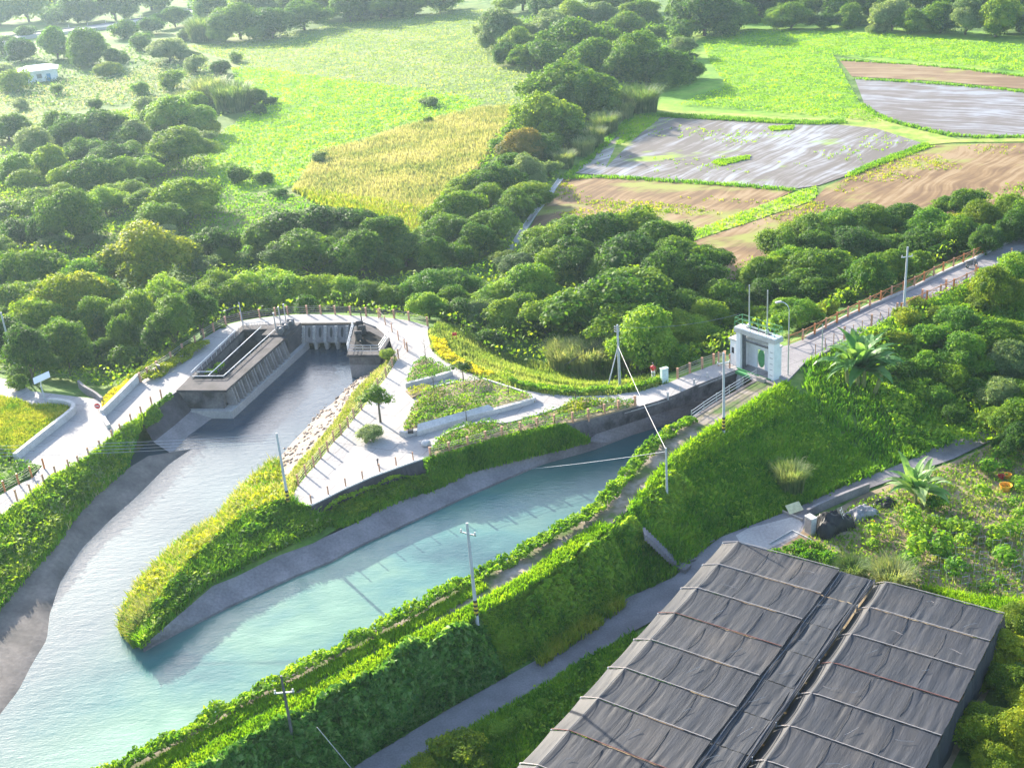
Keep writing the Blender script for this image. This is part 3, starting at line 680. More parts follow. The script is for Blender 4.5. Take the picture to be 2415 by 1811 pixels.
cluster('beside the gatehouse road', 'crowns near the gatehouse', [(1436,712,240,B,'mid'),(1340,655,64,T,'light',.7),(1532,800,195,B,'light'),(1595,775,115,B,'mid'),(1470,790,100,B,'mid'),(1681,748,112,B,'mid'),(1640,790,90,B,'light'),(1590,830,90,S_,'dark')])
cluster('in the grove below the paddy', 'dark grove below the paddy', [(1290,572,125,B,'mid'),(1345,545,110,B,'dark'),(1405,560,150,B,'dark'),(1495,535,150,B,'mid'),(1560,570,140,B,'dark'),(1600,610,140,B,'dark'),(1645,660,140,RD,'dark'),(1480,610,170,B,'dark'),(1355,612,140,B,'dark'),
 (1560,660,150,B,'dark'),(1300,630,110,B,'mid'),(1700,700,120,RD,'dark'),(1440,640,130,B,'dark'),(1500,690,120,B,'dark'),(1610,730,120,RD,'dark'),(1730,735,80,B,'dark')])
cluster('above the bridge road', 'tree belt above the bridge road', [(1804,640,105,B,'mid'),(1858,618,115,B,'light'),(1931,630,140,B,'mid'),(1893,676,110,RD,'dark'),(2047,657,120,B,'mid'),(2105,630,110,B,'dark'),(1989,690,75,S_,'gold'),(1881,738,98,B,'light'),
 (1796,745,70,B,'mid'),(1951,728,56,S_,'gold'),(1835,579,115,B,'mid'),(1912,545,105,B,'mid'),(1982,523,95,B,'light'),(2047,521,100,B,'mid'),(2124,513,100,B,'mid'),(2279,478,100,B,'mid'),(2202,530,115,B,'light'),(2317,522,115,B,'gold'),(2375,492,90,B,'mid')])
cluster('just behind the orange railing', 'dark trees along the orange railing', [(2400,538,90,B,'dark'),(2260,562,105,B,'dark'),(2182,582,105,B,'dark'),(2105,580,100,RD,'dark'),(2009,575,115,B,'dark'),(2330,560,90,B,'dark'),(2160,620,80,S_,'mid'),(1930,580,100,B,'dark'),(1960,650,100,B,'dark'),(1850,690,80,S_,'dark'),(1800,690,90,RD,'dark'),(2440,500,100,B,'mid')])
cluster('at the head of the creek', 'creek trees, upper part', [(1166,72,112,B,'grey'),(1224,98,100,B,'mid'),(1301,56,112,B,'grey'),(1197,125,78,RD,'dark'),(1258,128,84,B,'mid'),(1359,96,145,B,'mid'),(1400,135,130,B,'mid'),(1494,134,150,B,'mid'),(1555,160,120,RD,'dark'),(1513,22,78,B,'mid'),(1281,10,84,B,'dark'),
 (1351,38,84,B,'mid'),(1416,34,84,B,'grey'),(1475,56,78,B,'mid'),(1552,77,66,S_,'dark'),(1610,110,72,T,'grey',.6),(1590,155,105,RD,'dark')])
cluster('along the lower creek', 'creek trees, lower part', [(1339,208,165,B,'mid'),(1385,240,120,RD,'dark'),(1281,282,152,B,'mid'),(1325,302,118,RD,'dark'),(1224,345,98,B,'orange'),(1180,345,60,S_,'light'),(1204,390,84,B,'mid'),(1240,405,92,B,'grey'),(1166,424,110,B,'mid'),(1112,436,88,B,'mid'),(1243,455,80,B,'mid'),(1215,480,92,B,'dark'),
 (1146,460,92,B,'mid'),(1072,492,128,LY,'mid'),(1166,530,100,B,'dark'),(1050,545,115,LY,'dark'),(1127,568,92,B,'mid'),(1010,600,100,B,'dark'),(1085,600,95,S_,'mid'),(1285,340,90,RD,'dark'),(1290,400,60,S_,'grey'),(980,560,60,S_,'mid'),(1300,365,60,RD,'dark')])
cluster('beyond the upper meadow', 'trees beyond the upper meadow', [(1661,34,130,B,'dark'),(1604,20,84,B,'mid'),(1739,36,90,B,'dark'),(1866,34,88,B,'mid'),(1832,48,58,B,'light'),(1943,48,54,B,'dark'),(2001,36,76,B,'mid'),(2067,22,74,B,'dark'),(2105,36,95,B,'grey'),(2150,48,78,B,'mid'),(2221,40,98,B,'mid'),(2279,40,108,B,'grey'),
 (2350,46,108,B,'mid'),(2406,40,90,B,'grey'),(2470,50,100,B,'mid')])
cluster('at the dark hill foot', 'trees at the dark hill foot', [(1700,-8,120,B,'dark'),(1790,-4,120,B,'dark'),(1880,-10,120,B,'dark'),(1970,-4,120,B,'dark'),(2060,-10,110,B,'dark'),(2150,-6,120,B,'dark'),(2250,-10,120,B,'dark'),(2340,-6,120,B,'dark'),(2430,-4,120,B,'dark'),(1620,-15,100,B,'mid'),(1440,-15,100,B,'mid'),(1230,-15,100,B,'mid')])
cluster('on the near road bank', 'shrubs on the near bank of the bridge road', [(2144,748,80,S_,'gold'),(2262,757,95,B,'light'),(2337,680,135,B,'gold'),(2390,655,120,B,'light'),(2202,795,100,S_,'light'),(2356,790,125,B,'mid'),(2160,720,60,S_,'gold'),(2060,800,50,S_,'gold'),(2250,800,70,S_,'gold'),(2310,870,80,S_,'light'),(2182,858,90,S_,'light'),(2240,892,92,S_,'mid'),(2285,835,110,B,'light'),(2210,935,80,S_,'light'),(2298,920,90,S_,'mid'),
 (2110,800,70,S_,'gold'),(2090,790,50,S_,'light'),(2200,740,60,S_,'gold'),(2300,720,60,S_,'orange'),(2255,980,80,S_,'dark'),(2130,870,80,S_,'dark')])
cluster('beside the end of the lower lane', 'trees at the lane end', [(2390,845,115,B,'grey'),(2410,800,105,B,'mid'),(2360,925,112,B,'grey'),(2395,985,115,B,'mid'),(2400,1035,95,B,'dark'),(2455,930,120,B,'mid')])
cluster('right of the net house', 'yellow green trees beside the net house', [(2365,1525,120,B,'gold'),(2400,1462,95,B,'gold'),(2305,1715,125,B,'gold'),(2387,1728,130,B,'gold'),(2395,1610,120,B,'gold'),(2440,1660,130,B,'gold'),(2350,1800,120,B,'gold'),(2340,1590,80,B,'gold')])
cluster('between lane and net house', 'shrubs by the lane', [(1094,1758,125,S_,'gold'),(1180,1722,70,S_,'light'),(996,1806,74,S_,'gold'),(1038,1768,74,S_,'gold'),(1235,1688,52,S_,'light'),(1130,1810,90,S_,'gold'),(1280,1655,36,S_,'light')])
cluster('on the golden field edge', 'small shrubs on the field edges', [(750,372,52,S_,'grey'),(1016,240,44,S_,'grey'),(558,416,70,S_,'mid'),(620,420,50,S_,'dark'),(1010,285,30,S_,'mid'),(660,455,40,S_,'light')])
tree(1090,866,46,'young','dark','small tree in the planter beside the paved fork','tree','garden_tree',None,.8,.1)
tree(890,940,82,'young','mid','slender young tree standing on the open plaza','tree','garden_tree',None,.85,0)
tree(876,1022,84,'shrub','grey','clipped grey green bush on the plaza beside the slender tree','shrub','shrub',None,.75,0)
tree(914,836,46,'shrub','mid','small round shrub beside the right gate platform','shrub','shrub',None,.9,0)
# ------------------------------------------------------------------ reeds and bamboo
def reed_mesh(seed, n=900, h=1.0, spread=.5, lean=.35, w=.02):
    r = np.random.default_rng(seed); V_, F_ = [], []; b = 0
    for _ in range(n):
        a, q = r.uniform(0, 6.28), math.sqrt(r.random())*spread*.75
        base = np.array([q*math.cos(a), q*math.sin(a), 0]); a2 = a+r.normal(0, .6); L_ = h*r.uniform(.55, 1.05)
        out = np.array([math.cos(a2), math.sin(a2), 0])*lean*r.uniform(.3, 1.3)*L_
        side = np.array([-math.sin(a2), math.cos(a2), 0])*w*r.uniform(.6, 1.4)
        ts = [0, .5, .85, 1.0]
        pts = [base+out*t*t+np.array([0, 0, L_*(t-.28*t**4)]) for t in ts]
        for t, p in zip(ts, pts): k = 1-.85*t; V_ += [p-side*k, p+side*k]
        F_ += [(b+2*i, b+2*i+1, b+2*i+3, b+2*i+2) for i in range(3)]; b += 8
    return np.array(V_), np.array(F_)
REEDS = {}
def reed(cx, cy, wpx, label, cat='reeds', name='reed_clump', mat='reed', sz=1.0, group=None):
    k = (mat, random.randint(0, 2))
    if k not in REEDS:
        v, f = reed_mesh(40+k[1], 1100, 1.0, .5, .38, .013); REEDS[k] = mesh_only(np_mesh('reed_clump', v, f, LM[mat]))
    b, w = locate(cx, cy, wpx, .42*sz); o = bpy.data.objects.new(name, REEDS[k]); COL.objects.link(o)
    o.location = b; o.scale = (w, w, w*sz*.9); o.rotation_euler = (0, 0, random.uniform(0, 6)); return tag(o, label, cat, group)
for i, (x, y, w) in enumerate([(1330,830,95),(1385,836,105),(1440,842,95),(1488,855,66)]):
    reed(x, y, w, f'pale plumed reed clump, {ORD[i]} from the left behind the braced pole', group='reeds behind the braced pole')
for i, (x, y, w) in enumerate([(1513,226,95),(1467,252,66),(1428,284,72),(1376,340,60),(1330,370,58),(1400,315,60)]):
    reed(x, y, w, f'pale reed clump, {ORD[i]} down the right bank of the creek', group='reeds down the creek')
for i, (x, y, w, s) in enumerate([(492,205,90,1.0),(545,220,100,1.0),(440,225,60,.8),(475,60,85,1.0)]):
    reed(x, y, w, ['tall pale grass thicket at the corner of the crop field','tall shaded grass thicket touching the crop field','short pale grass clump left of the tall grass thicket','tall reed thicket below the far tree row'][i], sz=s)
reed(1866,1118,80,'pale feathery grass clump standing alone on the grass slope','grass clump','grass_clump','reed',1.25)
for i, (x, y, w, s) in enumerate([(620,560,110,1.0),(680,535,140,1.05),(760,530,160,1.0),(830,530,160,1.0),(900,555,140,1.0),(955,585,110,.9),(720,590,150,.9),(850,600,150,.9)]):
    tree(x, y, w, 'tall' if i < 6 else 'broad', 'dark', f'dark drooping bamboo clump, {ORD[i]} from the left below the golden field' if i < 6 else f'shaded bamboo foliage low in the bamboo grove, {"left" if i == 6 else "right"} one', 'bamboo', 'bamboo_clump', 'bamboo below the golden field', s*.72 if i < 6 else 1.0)

# ------------------------------------------------------------------ banana plants
def banana(cx, cy, wpx, label, nleaf=26, seed=1):
    b, w = locate(cx, cy, wpx, .30); r = np.random.default_rng(seed)
    t = thing('banana_plant', label, 'banana plant', b)
    st = MB()
    for _ in range(4):
        x, y = r.normal(0, .07*w, 2); st.tube((x, y, -.3), (x*1.4, y*1.4, .30*w), .035*w, .02*w, 8)
    st.build('stem', plain('banana_stem', (.20,.22,.07), .6), t)
    lb = MB()
    for k in range(nleaf):
        a = k*2.4+r.normal(0, .25); el = r.uniform(.15, 1.35); L_ = w*r.uniform(.42, .62); wd = w*r.uniform(.05, .085)
        o = V(r.normal(0, .06*w), r.normal(0, .06*w), w*r.uniform(.16, .34)); dirh = V(math.cos(a), math.sin(a), 0); side = V(-math.sin(a), math.cos(a), 0)
        pts = []
        for i in range(8):
            q = i/7; e = el-1.5*q*q*(1.1-el*.3)
            pts.append(o.copy()); o = o+(dirh*math.cos(e)+V(0,0,math.sin(e)))*L_/7
        vs = []
        for i, p in enumerate(pts):
            q = i/7; h = wd*math.sin(math.pi*min(1, .12+q*.95))**.6*(1 if q < .95 else .3)
            vs += [p-side*h+V(0,0,.35*h), p, p+side*h+V(0,0,.35*h)]
        lb.add(vs, [f for i in range(7) for f in ((3*i,3*i+1,3*i+4,3*i+3),(3*i+1,3*i+2,3*i+5,3*i+4))])
    lb.build('leaves', LM['banana'], t)
    return t
banana(2030, 860, 185, 'big shaggy banana plant on the grass slope below the bridge road', 44, 3)
banana(2165, 1148, 145, 'banana plant with dry hanging leaves at the garden edge', 30, 5)
# ------------------------------------------------------------------ grass, creepers, hedges
def loft_pts(Ls, n, lo=0.0, hi=1.0):
    L_ = np.array(Ls); a, b = rng.uniform(lo, hi, n)*(len(L_)-1), rng.random(n)*(L_.shape[1]-1)
    i, j = np.minimum(a.astype(int), len(L_)-2), np.minimum(b.astype(int), L_.shape[1]-2); u, v = (a-i)[:, None], (b-j)[:, None]
    return (L_[i, j]*(1-u)*(1-v)+L_[i+1, j]*u*(1-v)+L_[i, j+1]*(1-u)*v+L_[i+1, j+1]*u*v)
def tufts(pts, h, w, blades=4, lean=.5):
    n = len(pts)*blades; p = np.repeat(pts, blades, 0)+np.c_[rng.normal(0, w*1.2, (n, 2)), np.zeros(n)]
    a = rng.uniform(0, 6.28, n); hh = h*rng.uniform(.5, 1.25, n); ln = hh*lean*rng.uniform(.2, 1.3, n); b = rng.uniform(0, 6.28, n)
    sd = np.c_[np.cos(a), np.sin(a), np.zeros(n)]*(w*rng.uniform(.6, 1.4, n))[:, None]*.5
    mid = p+np.c_[np.cos(b)*ln*.35, np.sin(b)*ln*.35, hh*.62]; tip = p+np.c_[np.cos(b)*ln, np.sin(b)*ln, hh]
    v = np.stack([p-sd-[0,0,.06], p+sd-[0,0,.06], mid+sd*.8, mid-sd*.8, tip], 1).reshape(-1, 3); k = 5*np.arange(n)[:, None]
    q = np.r_[k+np.array([0, 1, 2, 3]), k+np.array([3, 2, 4, 4])]
    return v, q[:n], k+np.array([3, 2, 4])
def grass(name, pts, h, w, mat, blades=4, lean=.5):
    v, q, t = tufts(np.asarray(pts), h, w, blades, lean)
    # two meshes would split the stuff: fold the tip triangle into a quad pair
    v5 = v.reshape(-1, 5, 3); m = len(v5); mt = (v5[:, 2]+v5[:, 4])/2
    v6 = np.concatenate([v5, mt[:, None]], 1).reshape(-1, 3); k = 6*np.arange(m)[:, None]
    o = np_mesh(name, v6, np.r_[k+np.array([0, 1, 2, 3]), k+np.array([3, 2, 5, 4])], mat); return tag(o, kind='stuff')
def on_ground(poly, n, dz=0.0):
    q = scatter(poly, n); return np.c_[q, gz(q[:, 0], q[:, 1])+dz]
def flat(px, n, z): q = scatter(PL(px, z), n); return np.c_[q, np.full(len(q), z)]
def hump_field(q, amp, cell, seed=0):
    """rounded mounds: every point takes the height of the mound whose centre is nearest"""
    r = np.random.default_rng(seed); lo, hi = q.min(0), q.max(0); m = max(4, int((hi-lo).prod()/cell**2))
    c = r.uniform(lo, hi, (m, 2)); a = r.uniform(.45, 1.0, m)*amp; rad = r.uniform(.6, 1.1, m)*cell
    h = np.zeros(len(q)); g_ = np.zeros((len(q), 2))
    for cc, aa, rr in zip(c, a, rad):
        d = (q-cc)/rr; d2 = (d**2).sum(1); k = d2 < 1
        hh = aa*np.sqrt(np.clip(1-d2, 0, 1)); up = k & (hh > h); h[up] = hh[up]; g_[up] = d[up]
    return h, np.c_[g_*.9, np.full(len(q), .6)]
def leaf_mass(name, poly, n, size, amp, cell, mat, label=None, cat=None, seed=0, jitter=.7, kind=None, base=0.0, taper=None, aspect=.62, zfix=None):
    q = scatter(poly, n); h, nr = hump_field(q, amp, cell, seed)
    k = np.ones(len(q))
    if taper: k = np.clip(dist_line(q[:, 0], q[:, 1], np.array(poly)[:, :2], True)/taper, .12, 1)
    z = (gz(q[:, 0], q[:, 1]) if zfix is None else zfix)+base+(h+.15)*k*rng.uniform(.5, 1.12, n)
    v, f = leaves(np.c_[q, z], nr, size*rng.uniform(.55, 1.4, n), jitter, aspect)
    return tag(np_mesh(name, v, f, mat), label, cat, None, kind)
def band(line, a, b):
    """outline between two parallels of a line (positive = left of its direction)"""
    l = smoothline(line, 60, 1); return [tuple(p) for p in offset_line(l, a)]+[tuple(p) for p in offset_line(l, b)[::-1]]

def loft_leaves(name, Ls, n, size, amp, cell, mat, lo=0., hi=1., seed=0, kind='stuff', jitter=.6):
    p = loft_pts(Ls, n, lo, hi); h, nr = hump_field(p[:, :2], amp, cell, seed); p[:, 2] += .1+h*rng.uniform(.6, 1.05, n)
    v, f = leaves(p, nr, size*rng.uniform(.5, 1.4, n), jitter); return tag(np_mesh(name, v, f, mat), kind=kind)
def noise_keep(q, f, thr):
    """patches: keep the points where a few crossing waves stand high"""
    x, y = q[:, 0], q[:, 1]; k = np.sin(f*2.1*x+1.3*np.sin(f*1.7*y))+np.sin(f*2.9*y+1.7*np.sin(f*1.3*x+2))+.6*np.sin(f*6*(x+y)+np.sin(f*4*y))
    return (k+2.6)/5.2+rng.normal(0, .06, len(q)) > thr
# left river bank, island banks and nose
loft_leaves('bank_shrubs', gl_left, 5200, .36, .75, 1.3, LM['light'], 0, .55, 81)
loft_leaves('bank_shrubs', gl_left, 3000, .34, .6, 1.3, LM['mid'], .45, 1, 82)
loft_leaves('nose_shrubs', gl_n1, 4200, .36, 1.1, 1.5, LM['gold'], .25, 1, 83)
loft_leaves('nose_shrubs', gl_n1, 2600, .36, .9, 1.7, LM['light'], .1, 1, 89)
grass('bank_grass', loft_pts(gl_left, 700, 0, 1), .5, .10, GM['straw'])
loft_leaves('bank_shrubs', gl_left, 900, .34, .8, 2.4, LM['grey'], 0, .9, 96)
loft_leaves('bank_shrubs', gl_left, 800, .34, .8, 2.6, LM['mid'], 0, .8, 97)
loft_leaves('nose_shrubs', gl_n2, 900, .34, .8, 2.2, LM['grey'], 0, .9, 98)
loft_leaves('nose_shrubs', gl_n2, 6500, .36, .9, 1.4, LM['light'], 0, .45, 84)
loft_leaves('nose_shrubs', gl_n2, 4200, .34, .7, 1.3, LM['mid'], .3, .9, 85)
loft_leaves('wall_foot_creeper', gl_c0, 2200, .30, .5, 1.1, LM['mid'], 0, .9, 86)
loft_leaves('slope_creeper', gl_c1, 3600, .26, .3, 1.0, LM['mid'], 0, .95, 87)
grass('bank_grass', loft_pts(gl_left, 9000), .42, .10, GM['green'])
grass('bank_grass', loft_pts(gl_left, 2600, 0, .35), .6, .13, GM['bright'])
grass('bank_grass', loft_pts(gl_isl, 1300, .3, 1), .42, .09, GM['straw'])
grass('bank_grass', loft_pts(gl_isl, 1100, .2, 1), .40, .09, GM['pale'])
loft_leaves('bank_shrubs', gl_isl, 700, .26, .4, 1.6, LM['gold'], .2, 1, 93)
loft_leaves('wall_creeper', [l[:9] for l in gl_rw], 900, .30, .5, 1.3, LM['light'], 0, .55, 94)
loft_leaves('wall_creeper', [np.array(l)[9:17] for l in gl_rw], 260, .26, .4, 1.1, LM['light'], 0, .18, 95)
grass('bank_grass', loft_pts(gl_n1, 3000, .1, 1.0)+[0, 0, .05], .85, .12, GM['yellow'], 4, .6)
grass('bank_grass', loft_pts(gl_n1, 2400, .1, 1.0)+[0, 0, .05], .75, .12, GM['green'], 4, .6)
grass('bank_grass', loft_pts(gl_n1, 1300, .05, 1.0)+[0, 0, .05], 1.0, .11, GM['straw'], 4, .6)
grass('bank_grass', loft_pts(gl_n2, 5200, 0, .85), .7, .12, GM['green'], 4, .6)
grass('bank_grass', loft_pts(gl_c0, 2600), .40, .12, GM['green'])
grass('bank_grass', loft_pts(gl_c1, 6500), .42, .11, GM['green'])
def rubble(name, Ls, n, lo, hi, s0, s1, mat):
    p = loft_pts(Ls, n, lo, hi); V_, F_ = [], []
    for i, c in enumerate(p):
        r = rng.uniform(s0, s1); v, f = sphere_lo((0, 0, 0), r, .6, 6, 4); v = v*rng.uniform(.6, 1.3, (len(v), 1))+c
        F_.append(f+24*i); V_.append(v)
    return tag(np_mesh(name, np.concatenate(V_), np.concatenate(F_), mat), kind='stuff')
rubble('bank_rubble', gl_rub, 260, .05, .62, .10, .26, M['rubble'])
# creeper along the canal edge, hedge on the slope to the lane
rwl = PL(RW_TOP[1:17])
leaf_mass('canal_creeper', band(rwl, -.95, .25), 13000, .30, .75, 1.0, LM['light'], 'long strip of bright green creeper overhanging the near edge of the canal', 'creeper', 3, base=.02, zfix=0.0, jitter=.7)
def slope_band(px0, px1, t0, t1):
    a = [w for w, p in zip(w_a, A_LINE) if px0 <= p[0] <= px1]; n = 40
    A_ = resample(a, n); B_ = np.array([w_b[0]]*n)
    bl = resample(w_b, 400); sel = [bl[np.argmin(np.hypot(bl[:, 0]-p[0], bl[:, 1]-p[1]))] for p in A_]; B_ = np.array(sel)
    return [tuple(p) for p in A_*(1-t0)+B_*t0]+[tuple(p) for p in (A_*(1-t1)+B_*t1)[::-1]]
leaf_mass('hedge', slope_band(-200, 1130, .06, .97), 27000, .50, 2.7, 2.3, LM['hedge'], 'thick big leaved hedge falling to the lower lane below the white lamp pole', 'hedge', 11, taper=.8)
leaf_mass('hedge', slope_band(-200, 1060, .02, .30), 9000, .48, 2.1, 1.9, LM['hedge'], 'pale leaved top of the thick hedge left of the white lamp pole', 'hedge', 12, taper=.5)
leaf_mass('hedge', slope_band(1100, 1450, .04, .9), 15000, .44, 1.7, 1.6, LM['light'], 'bright leafy hedge between the lamp pole and the concrete steps', 'hedge', 13, taper=.7)
leaf_mass('hedge', slope_band(1420, 1600, .04, .55), 8000, .38, 1.3, 1.6, LM['light'], 'leafy bank above the concrete steps beside the short post', 'hedge', 14, taper=.7)
grass('slope_grass', on_ground(slope_band(1400, 1900, .0, .97), 15000), .55, .13, GM['green'], 4, .6)
leaf_mass('slope_weeds', slope_band(1480, 1900, .15, .95), 2600, .40, .5, 3.0, LM['light'], kind='stuff', seed=91)
grass('slope_grass', on_ground(slope_band(1450, 1900, .0, .22), 4200), .65, .14, GM['bright'], 4, .6)
near_slope = PL(ROAD_NEAR[1:])+PL([(2900,800),(2500,945),(2337,1006),(2144,1085),(1989,1147),(1889,1193)], ZL)
grass('slope_grass', on_ground(near_slope, 14000), .6, .15, GM['green'], 4, .6)
leaf_mass('undergrowth', PL([(2010,800),(2130,745),(2231,698),(2384,620),(2500,560)])+PL([(2500,930),(2337,1000),(2200,1030),(2120,1000),(2060,920)], -2), 18000, .36, 1.3, 2.4, LM['light'], kind='stuff', seed=21)
grass('path_grass', np.c_[scatter(band(PL(RW_TOP[1:10]), -1.9, -.9), 3600), np.zeros(3600)], .28, .08, GM['bright'])
q_ = scatter(band(PL(RW_TOP[1:9]), -2.7, -2.2), 2000); grass('path_grass', np.c_[q_, np.zeros(2000)], .22, .08, GM['green'])
q_ = scatter(band(PL(A_LINE[1:10]), -.4, .9), 3400); grass('path_grass', np.c_[q_, np.zeros(3400)], .34, .09, GM['bright'])
q_ = scatter(band(PL([(700,2030),(800,1930),(961,1804),(1139,1700),(1262,1630),(1382,1553),(1490,1490)], ZL), -.1, -6.5), 9000); grass('lane_verge', np.c_[q_, np.full(len(q_), ZL-.1)], .45, .12, GM['green'])
q_ = q_[noise_keep(q_, .3, .55)][:1500]; v_, f_ = leaves(np.c_[q_, ZL+rng.uniform(.1, .6, len(q_))], np.tile([0, 0, 1.], (len(q_), 1)), .3, .7); tag(np_mesh('lane_weeds', v_, f_, LM['light']), kind='stuff')
grass('lane_verge', flat([(700,1990),(830,1915),(975,1808),(1150,1702),(1275,1632),(1390,1556),(1340,1630),(1250,1700),(1160,1780),(1050,1870)], 5200, ZL), .5, .12, GM['green'])
grass('lane_verge', flat([(1268,1562),(1290,1530),(1345,1490),(1420,1445),(1470,1415),(1475,1430),(1400,1490),(1330,1535),(1275,1575)], 420, ZL), .75, .07, GM['yellow'], 5, .6)
# woods floor
woods = PL([(-250,1060),(-200,420),(120,300),(330,240),(470,330),(520,420),(480,560),(700,650),(1000,640),(1180,520),(1230,580),(1250,540),(1600,620),(1700,640),(1850,560),(2415,430),(2600,420),(2500,520),(2220,630),(2050,712),(1900,785),(1740,835),(1600,875),(1500,900),(1330,850),(1160,830),(1050,780),(1000,755),(870,738),(700,735),(560,748),(450,805),(320,895),(200,925),(0,880)], -1.5)
leaf_mass('undergrowth', woods, 44000, .46, 2.4, 4.6, LM['mid'], kind='stuff', seed=31)
leaf_mass('undergrowth', woods, 30000, .34, 1.7, 3.6, LM['light'], kind='stuff', seed=35)
leaf_mass('undergrowth', PL([(1150,60),(1420,20),(1640,60),(1640,200),(1500,240),(1400,300),(1330,400),(1240,540),(1080,640),(980,600),(1040,500),(1160,360),(1210,260),(1260,170)], ZF), 16000, .7, 1.6, 3.5, LM['dark'], kind='stuff', seed=32)
leaf_mass('undergrowth', PL([(-200,220),(-200,140),(150,120),(420,110),(540,190),(560,280),(430,280),(300,250),(100,260)], ZF), 5200, .8, 1.0, 3.0, LM['grey'], kind='stuff', seed=33)
leaf_mass('undergrowth', PL([(480,72),(700,45),(1030,10),(1240,-10),(1700,-10),(2415,40),(2800,90),(2800,0),(2000,-60),(1000,-60),(520,-40),(430,0)], ZF), 13000, 1.3, 3.0, 6.0, LM['dark'], kind='stuff', seed=34)
# fields
grass('golden_crop', flat(F3, 17000, ZF), .95, .20, GM['straw'], 3, .35)
grass('bank_grass', loft_pts([l[int(len(l)*.80):] for l in gl_n1], 900, .2, 1)+[0, 0, .15], .8, .10, GM['straw'], 4, .7)
loft_leaves('wall_creeper', [np.array(l)+[0, 0, .3] for l in gl_c0], 700, .28, .9, 1.6, LM['light'], 0, .12, 88)
grass('golden_crop', flat([(690,450),(900,480),(1020,500),(1062,480),(1010,550),(960,580),(900,520),(780,500)], 2600, ZF), 1.0, .2, GM['yellow'], 3, .35)
def crop_mass(name, px, n, size, mat, seed): leaf_mass(name, PL(px, ZF), int(n*1.6), size*.72, .62, 2.2, mat, kind='stuff', seed=seed, base=.02)
crop_mass('green_crop', F2, 16000, .6, GM['bright'], 41)
crop_mass('green_crop', [(1650,95),(1777,70),(1912,78),(2067,82),(2260,98),(2415,110),(2700,140),(2700,220),(2415,172),(2221,152),(2067,137),(1966,133),(1982,162),(2028,247),(2080,290),(2028,284),(1835,269),(1600,250),(1711,204),(1677,154)], 26000, .48, GM['bright'], 42)
crop_mass('meadow_growth', [(440,112),(560,104),(850,50),(1140,25),(1190,120),(1240,165),(1265,230),(1200,258),(1100,232),(850,192),(571,157)], 17000, .6, GM['pale'], 43)
crop_mass('meadow_growth', [(-100,330),(0,200),(130,190),(300,170),(420,130),(540,160),(470,300),(330,240),(200,260),(100,300)], 5000, .6, GM['straw'], 44)
crop_mass('meadow_growth', [(430,500),(500,420),(560,460),(690,460),(780,500),(900,520),(940,600),(700,660),(520,640)], 6000, .55, GM['green'], 45)
crop_mass('meadow_growth', [(0,440),(60,470),(70,540),(0,530),(-80,500)], 500, .5, GM['straw'], 46)
grass('field_grass', flat([(1455,345),(1500,325),(1560,277),(1500,272),(1460,310)], 700, ZF), .4, .12, GM['bright'])
for px in ([(1925,440),(1870,456),(1760,498),(1604,557),(1580,570),(1623,573),(1912,476),(1925,462)], [(2165,352),(2205,345),(2040,402),(2009,416),(1990,418)], [(1680,385),(1690,378),(1770,368),(1765,376),(1700,392)], [(1815,300),(1870,298),(1868,306),(1820,310)]):
    grass('field_grass', flat(px, 420, ZF+.05), .3, .14, GM['bright'])
grass('field_grass', on_ground(band(PL([(1990,286),(1912,290),(1719,279),(1500,268)], ZF), -.3, 2.2), 1800), .55, .14, GM['green'])
for ln in ([(1328,422),(1436,418),(1565,428),(1719,437),(1872,450)], [(2016,187),(2221,199),(2415,217),(2600,243)], [(2030,248),(2080,280),(2124,292),(2260,325),(2415,323),(2600,326)], [(2009,413),(2067,386),(2186,342)], [(1328,419),(1350,408),(1400,370),(1494,272)], [(1980,143),(2202,156),(2415,181),(2600,206)]):
    q_ = scatter(band(PL(ln, ZF), -.7, .7), 620); q_ = q_[rng.random(len(q_)) < .75]; grass('field_grass', np.c_[q_, np.full(len(q_), ZF+.03)], .42, .14, GM['green'])
q_ = scatter(PL(P3, ZF), 900); q_ = q_[noise_keep(q_, .10, .62)]; grass('field_grass', np.c_[q_, np.full(len(q_), ZF+.03)], .25, .16, GM['bright'])
q_ = scatter(PL([(2205,345),(2415,340),(2600,345),(2600,480),(2415,500),(1950,640),(1650,650),(1610,590),(1914,478),(2009,415),(2067,388)], ZF), 5200); q_ = q_[noise_keep(q_, .07, .60)]; grass('field_grass', np.c_[q_, np.full(len(q_), ZF+.04)], .25, .14, GM['yellow'])
q_ = scatter(PL([(1328,421),(1565,430),(1860,455),(1604,560),(1560,580),(1400,570),(1250,550)], ZF), 3600); q_ = q_[noise_keep(q_, .08, .60)]; grass('field_grass', np.c_[q_, np.full(len(q_), ZF+.04)], .25, .14, GM['yellow'])
# green wedge north of the curving path, flower bank, junction grass
wedge = PL([(1012,786),(1022,830),(1045,849),(1092,875),(1168,902),(1226,918),(1284,929),(1353,935),(1438,932),(1515,922),(1575,904)])+PL([(1560,880),(1460,855),(1359,840),(1243,815),(1166,795),(1089,770),(1040,765)], -1.2)
grass('wedge_grass', on_ground(wedge, 6500), .5, .10, GM['pale'], 4, .4)
grass('wedge_grass', on_ground(PL([(1050,790),(1100,800),(1180,830),(1300,850),(1420,870),(1540,890),(1420,895),(1290,880),(1180,860),(1090,830)], -.6), 3200), .75, .09, GM['pale'], 4, .3)
nb = PL([(1190,905),(1226,918),(1284,929),(1353,935),(1438,932),(1515,922),(1570,905)])
leaf_mass('clipped_hedge', band(nb, .25, 1.7), 5200, .22, .55, 1.0, LM['light'], 'low clipped bright green hedge along the outer curve of the path', 'hedge', 51, base=.15)
leaf_mass('flower_bank', band(PL([(1012,800),(1022,832),(1045,851),(1092,877),(1140,893)]), .2, 1.8), 3600, .22, .5, 1.0, GM['flower'], 'band of yellow flowers beside the curving path', 'flower bed', 52, base=.1)
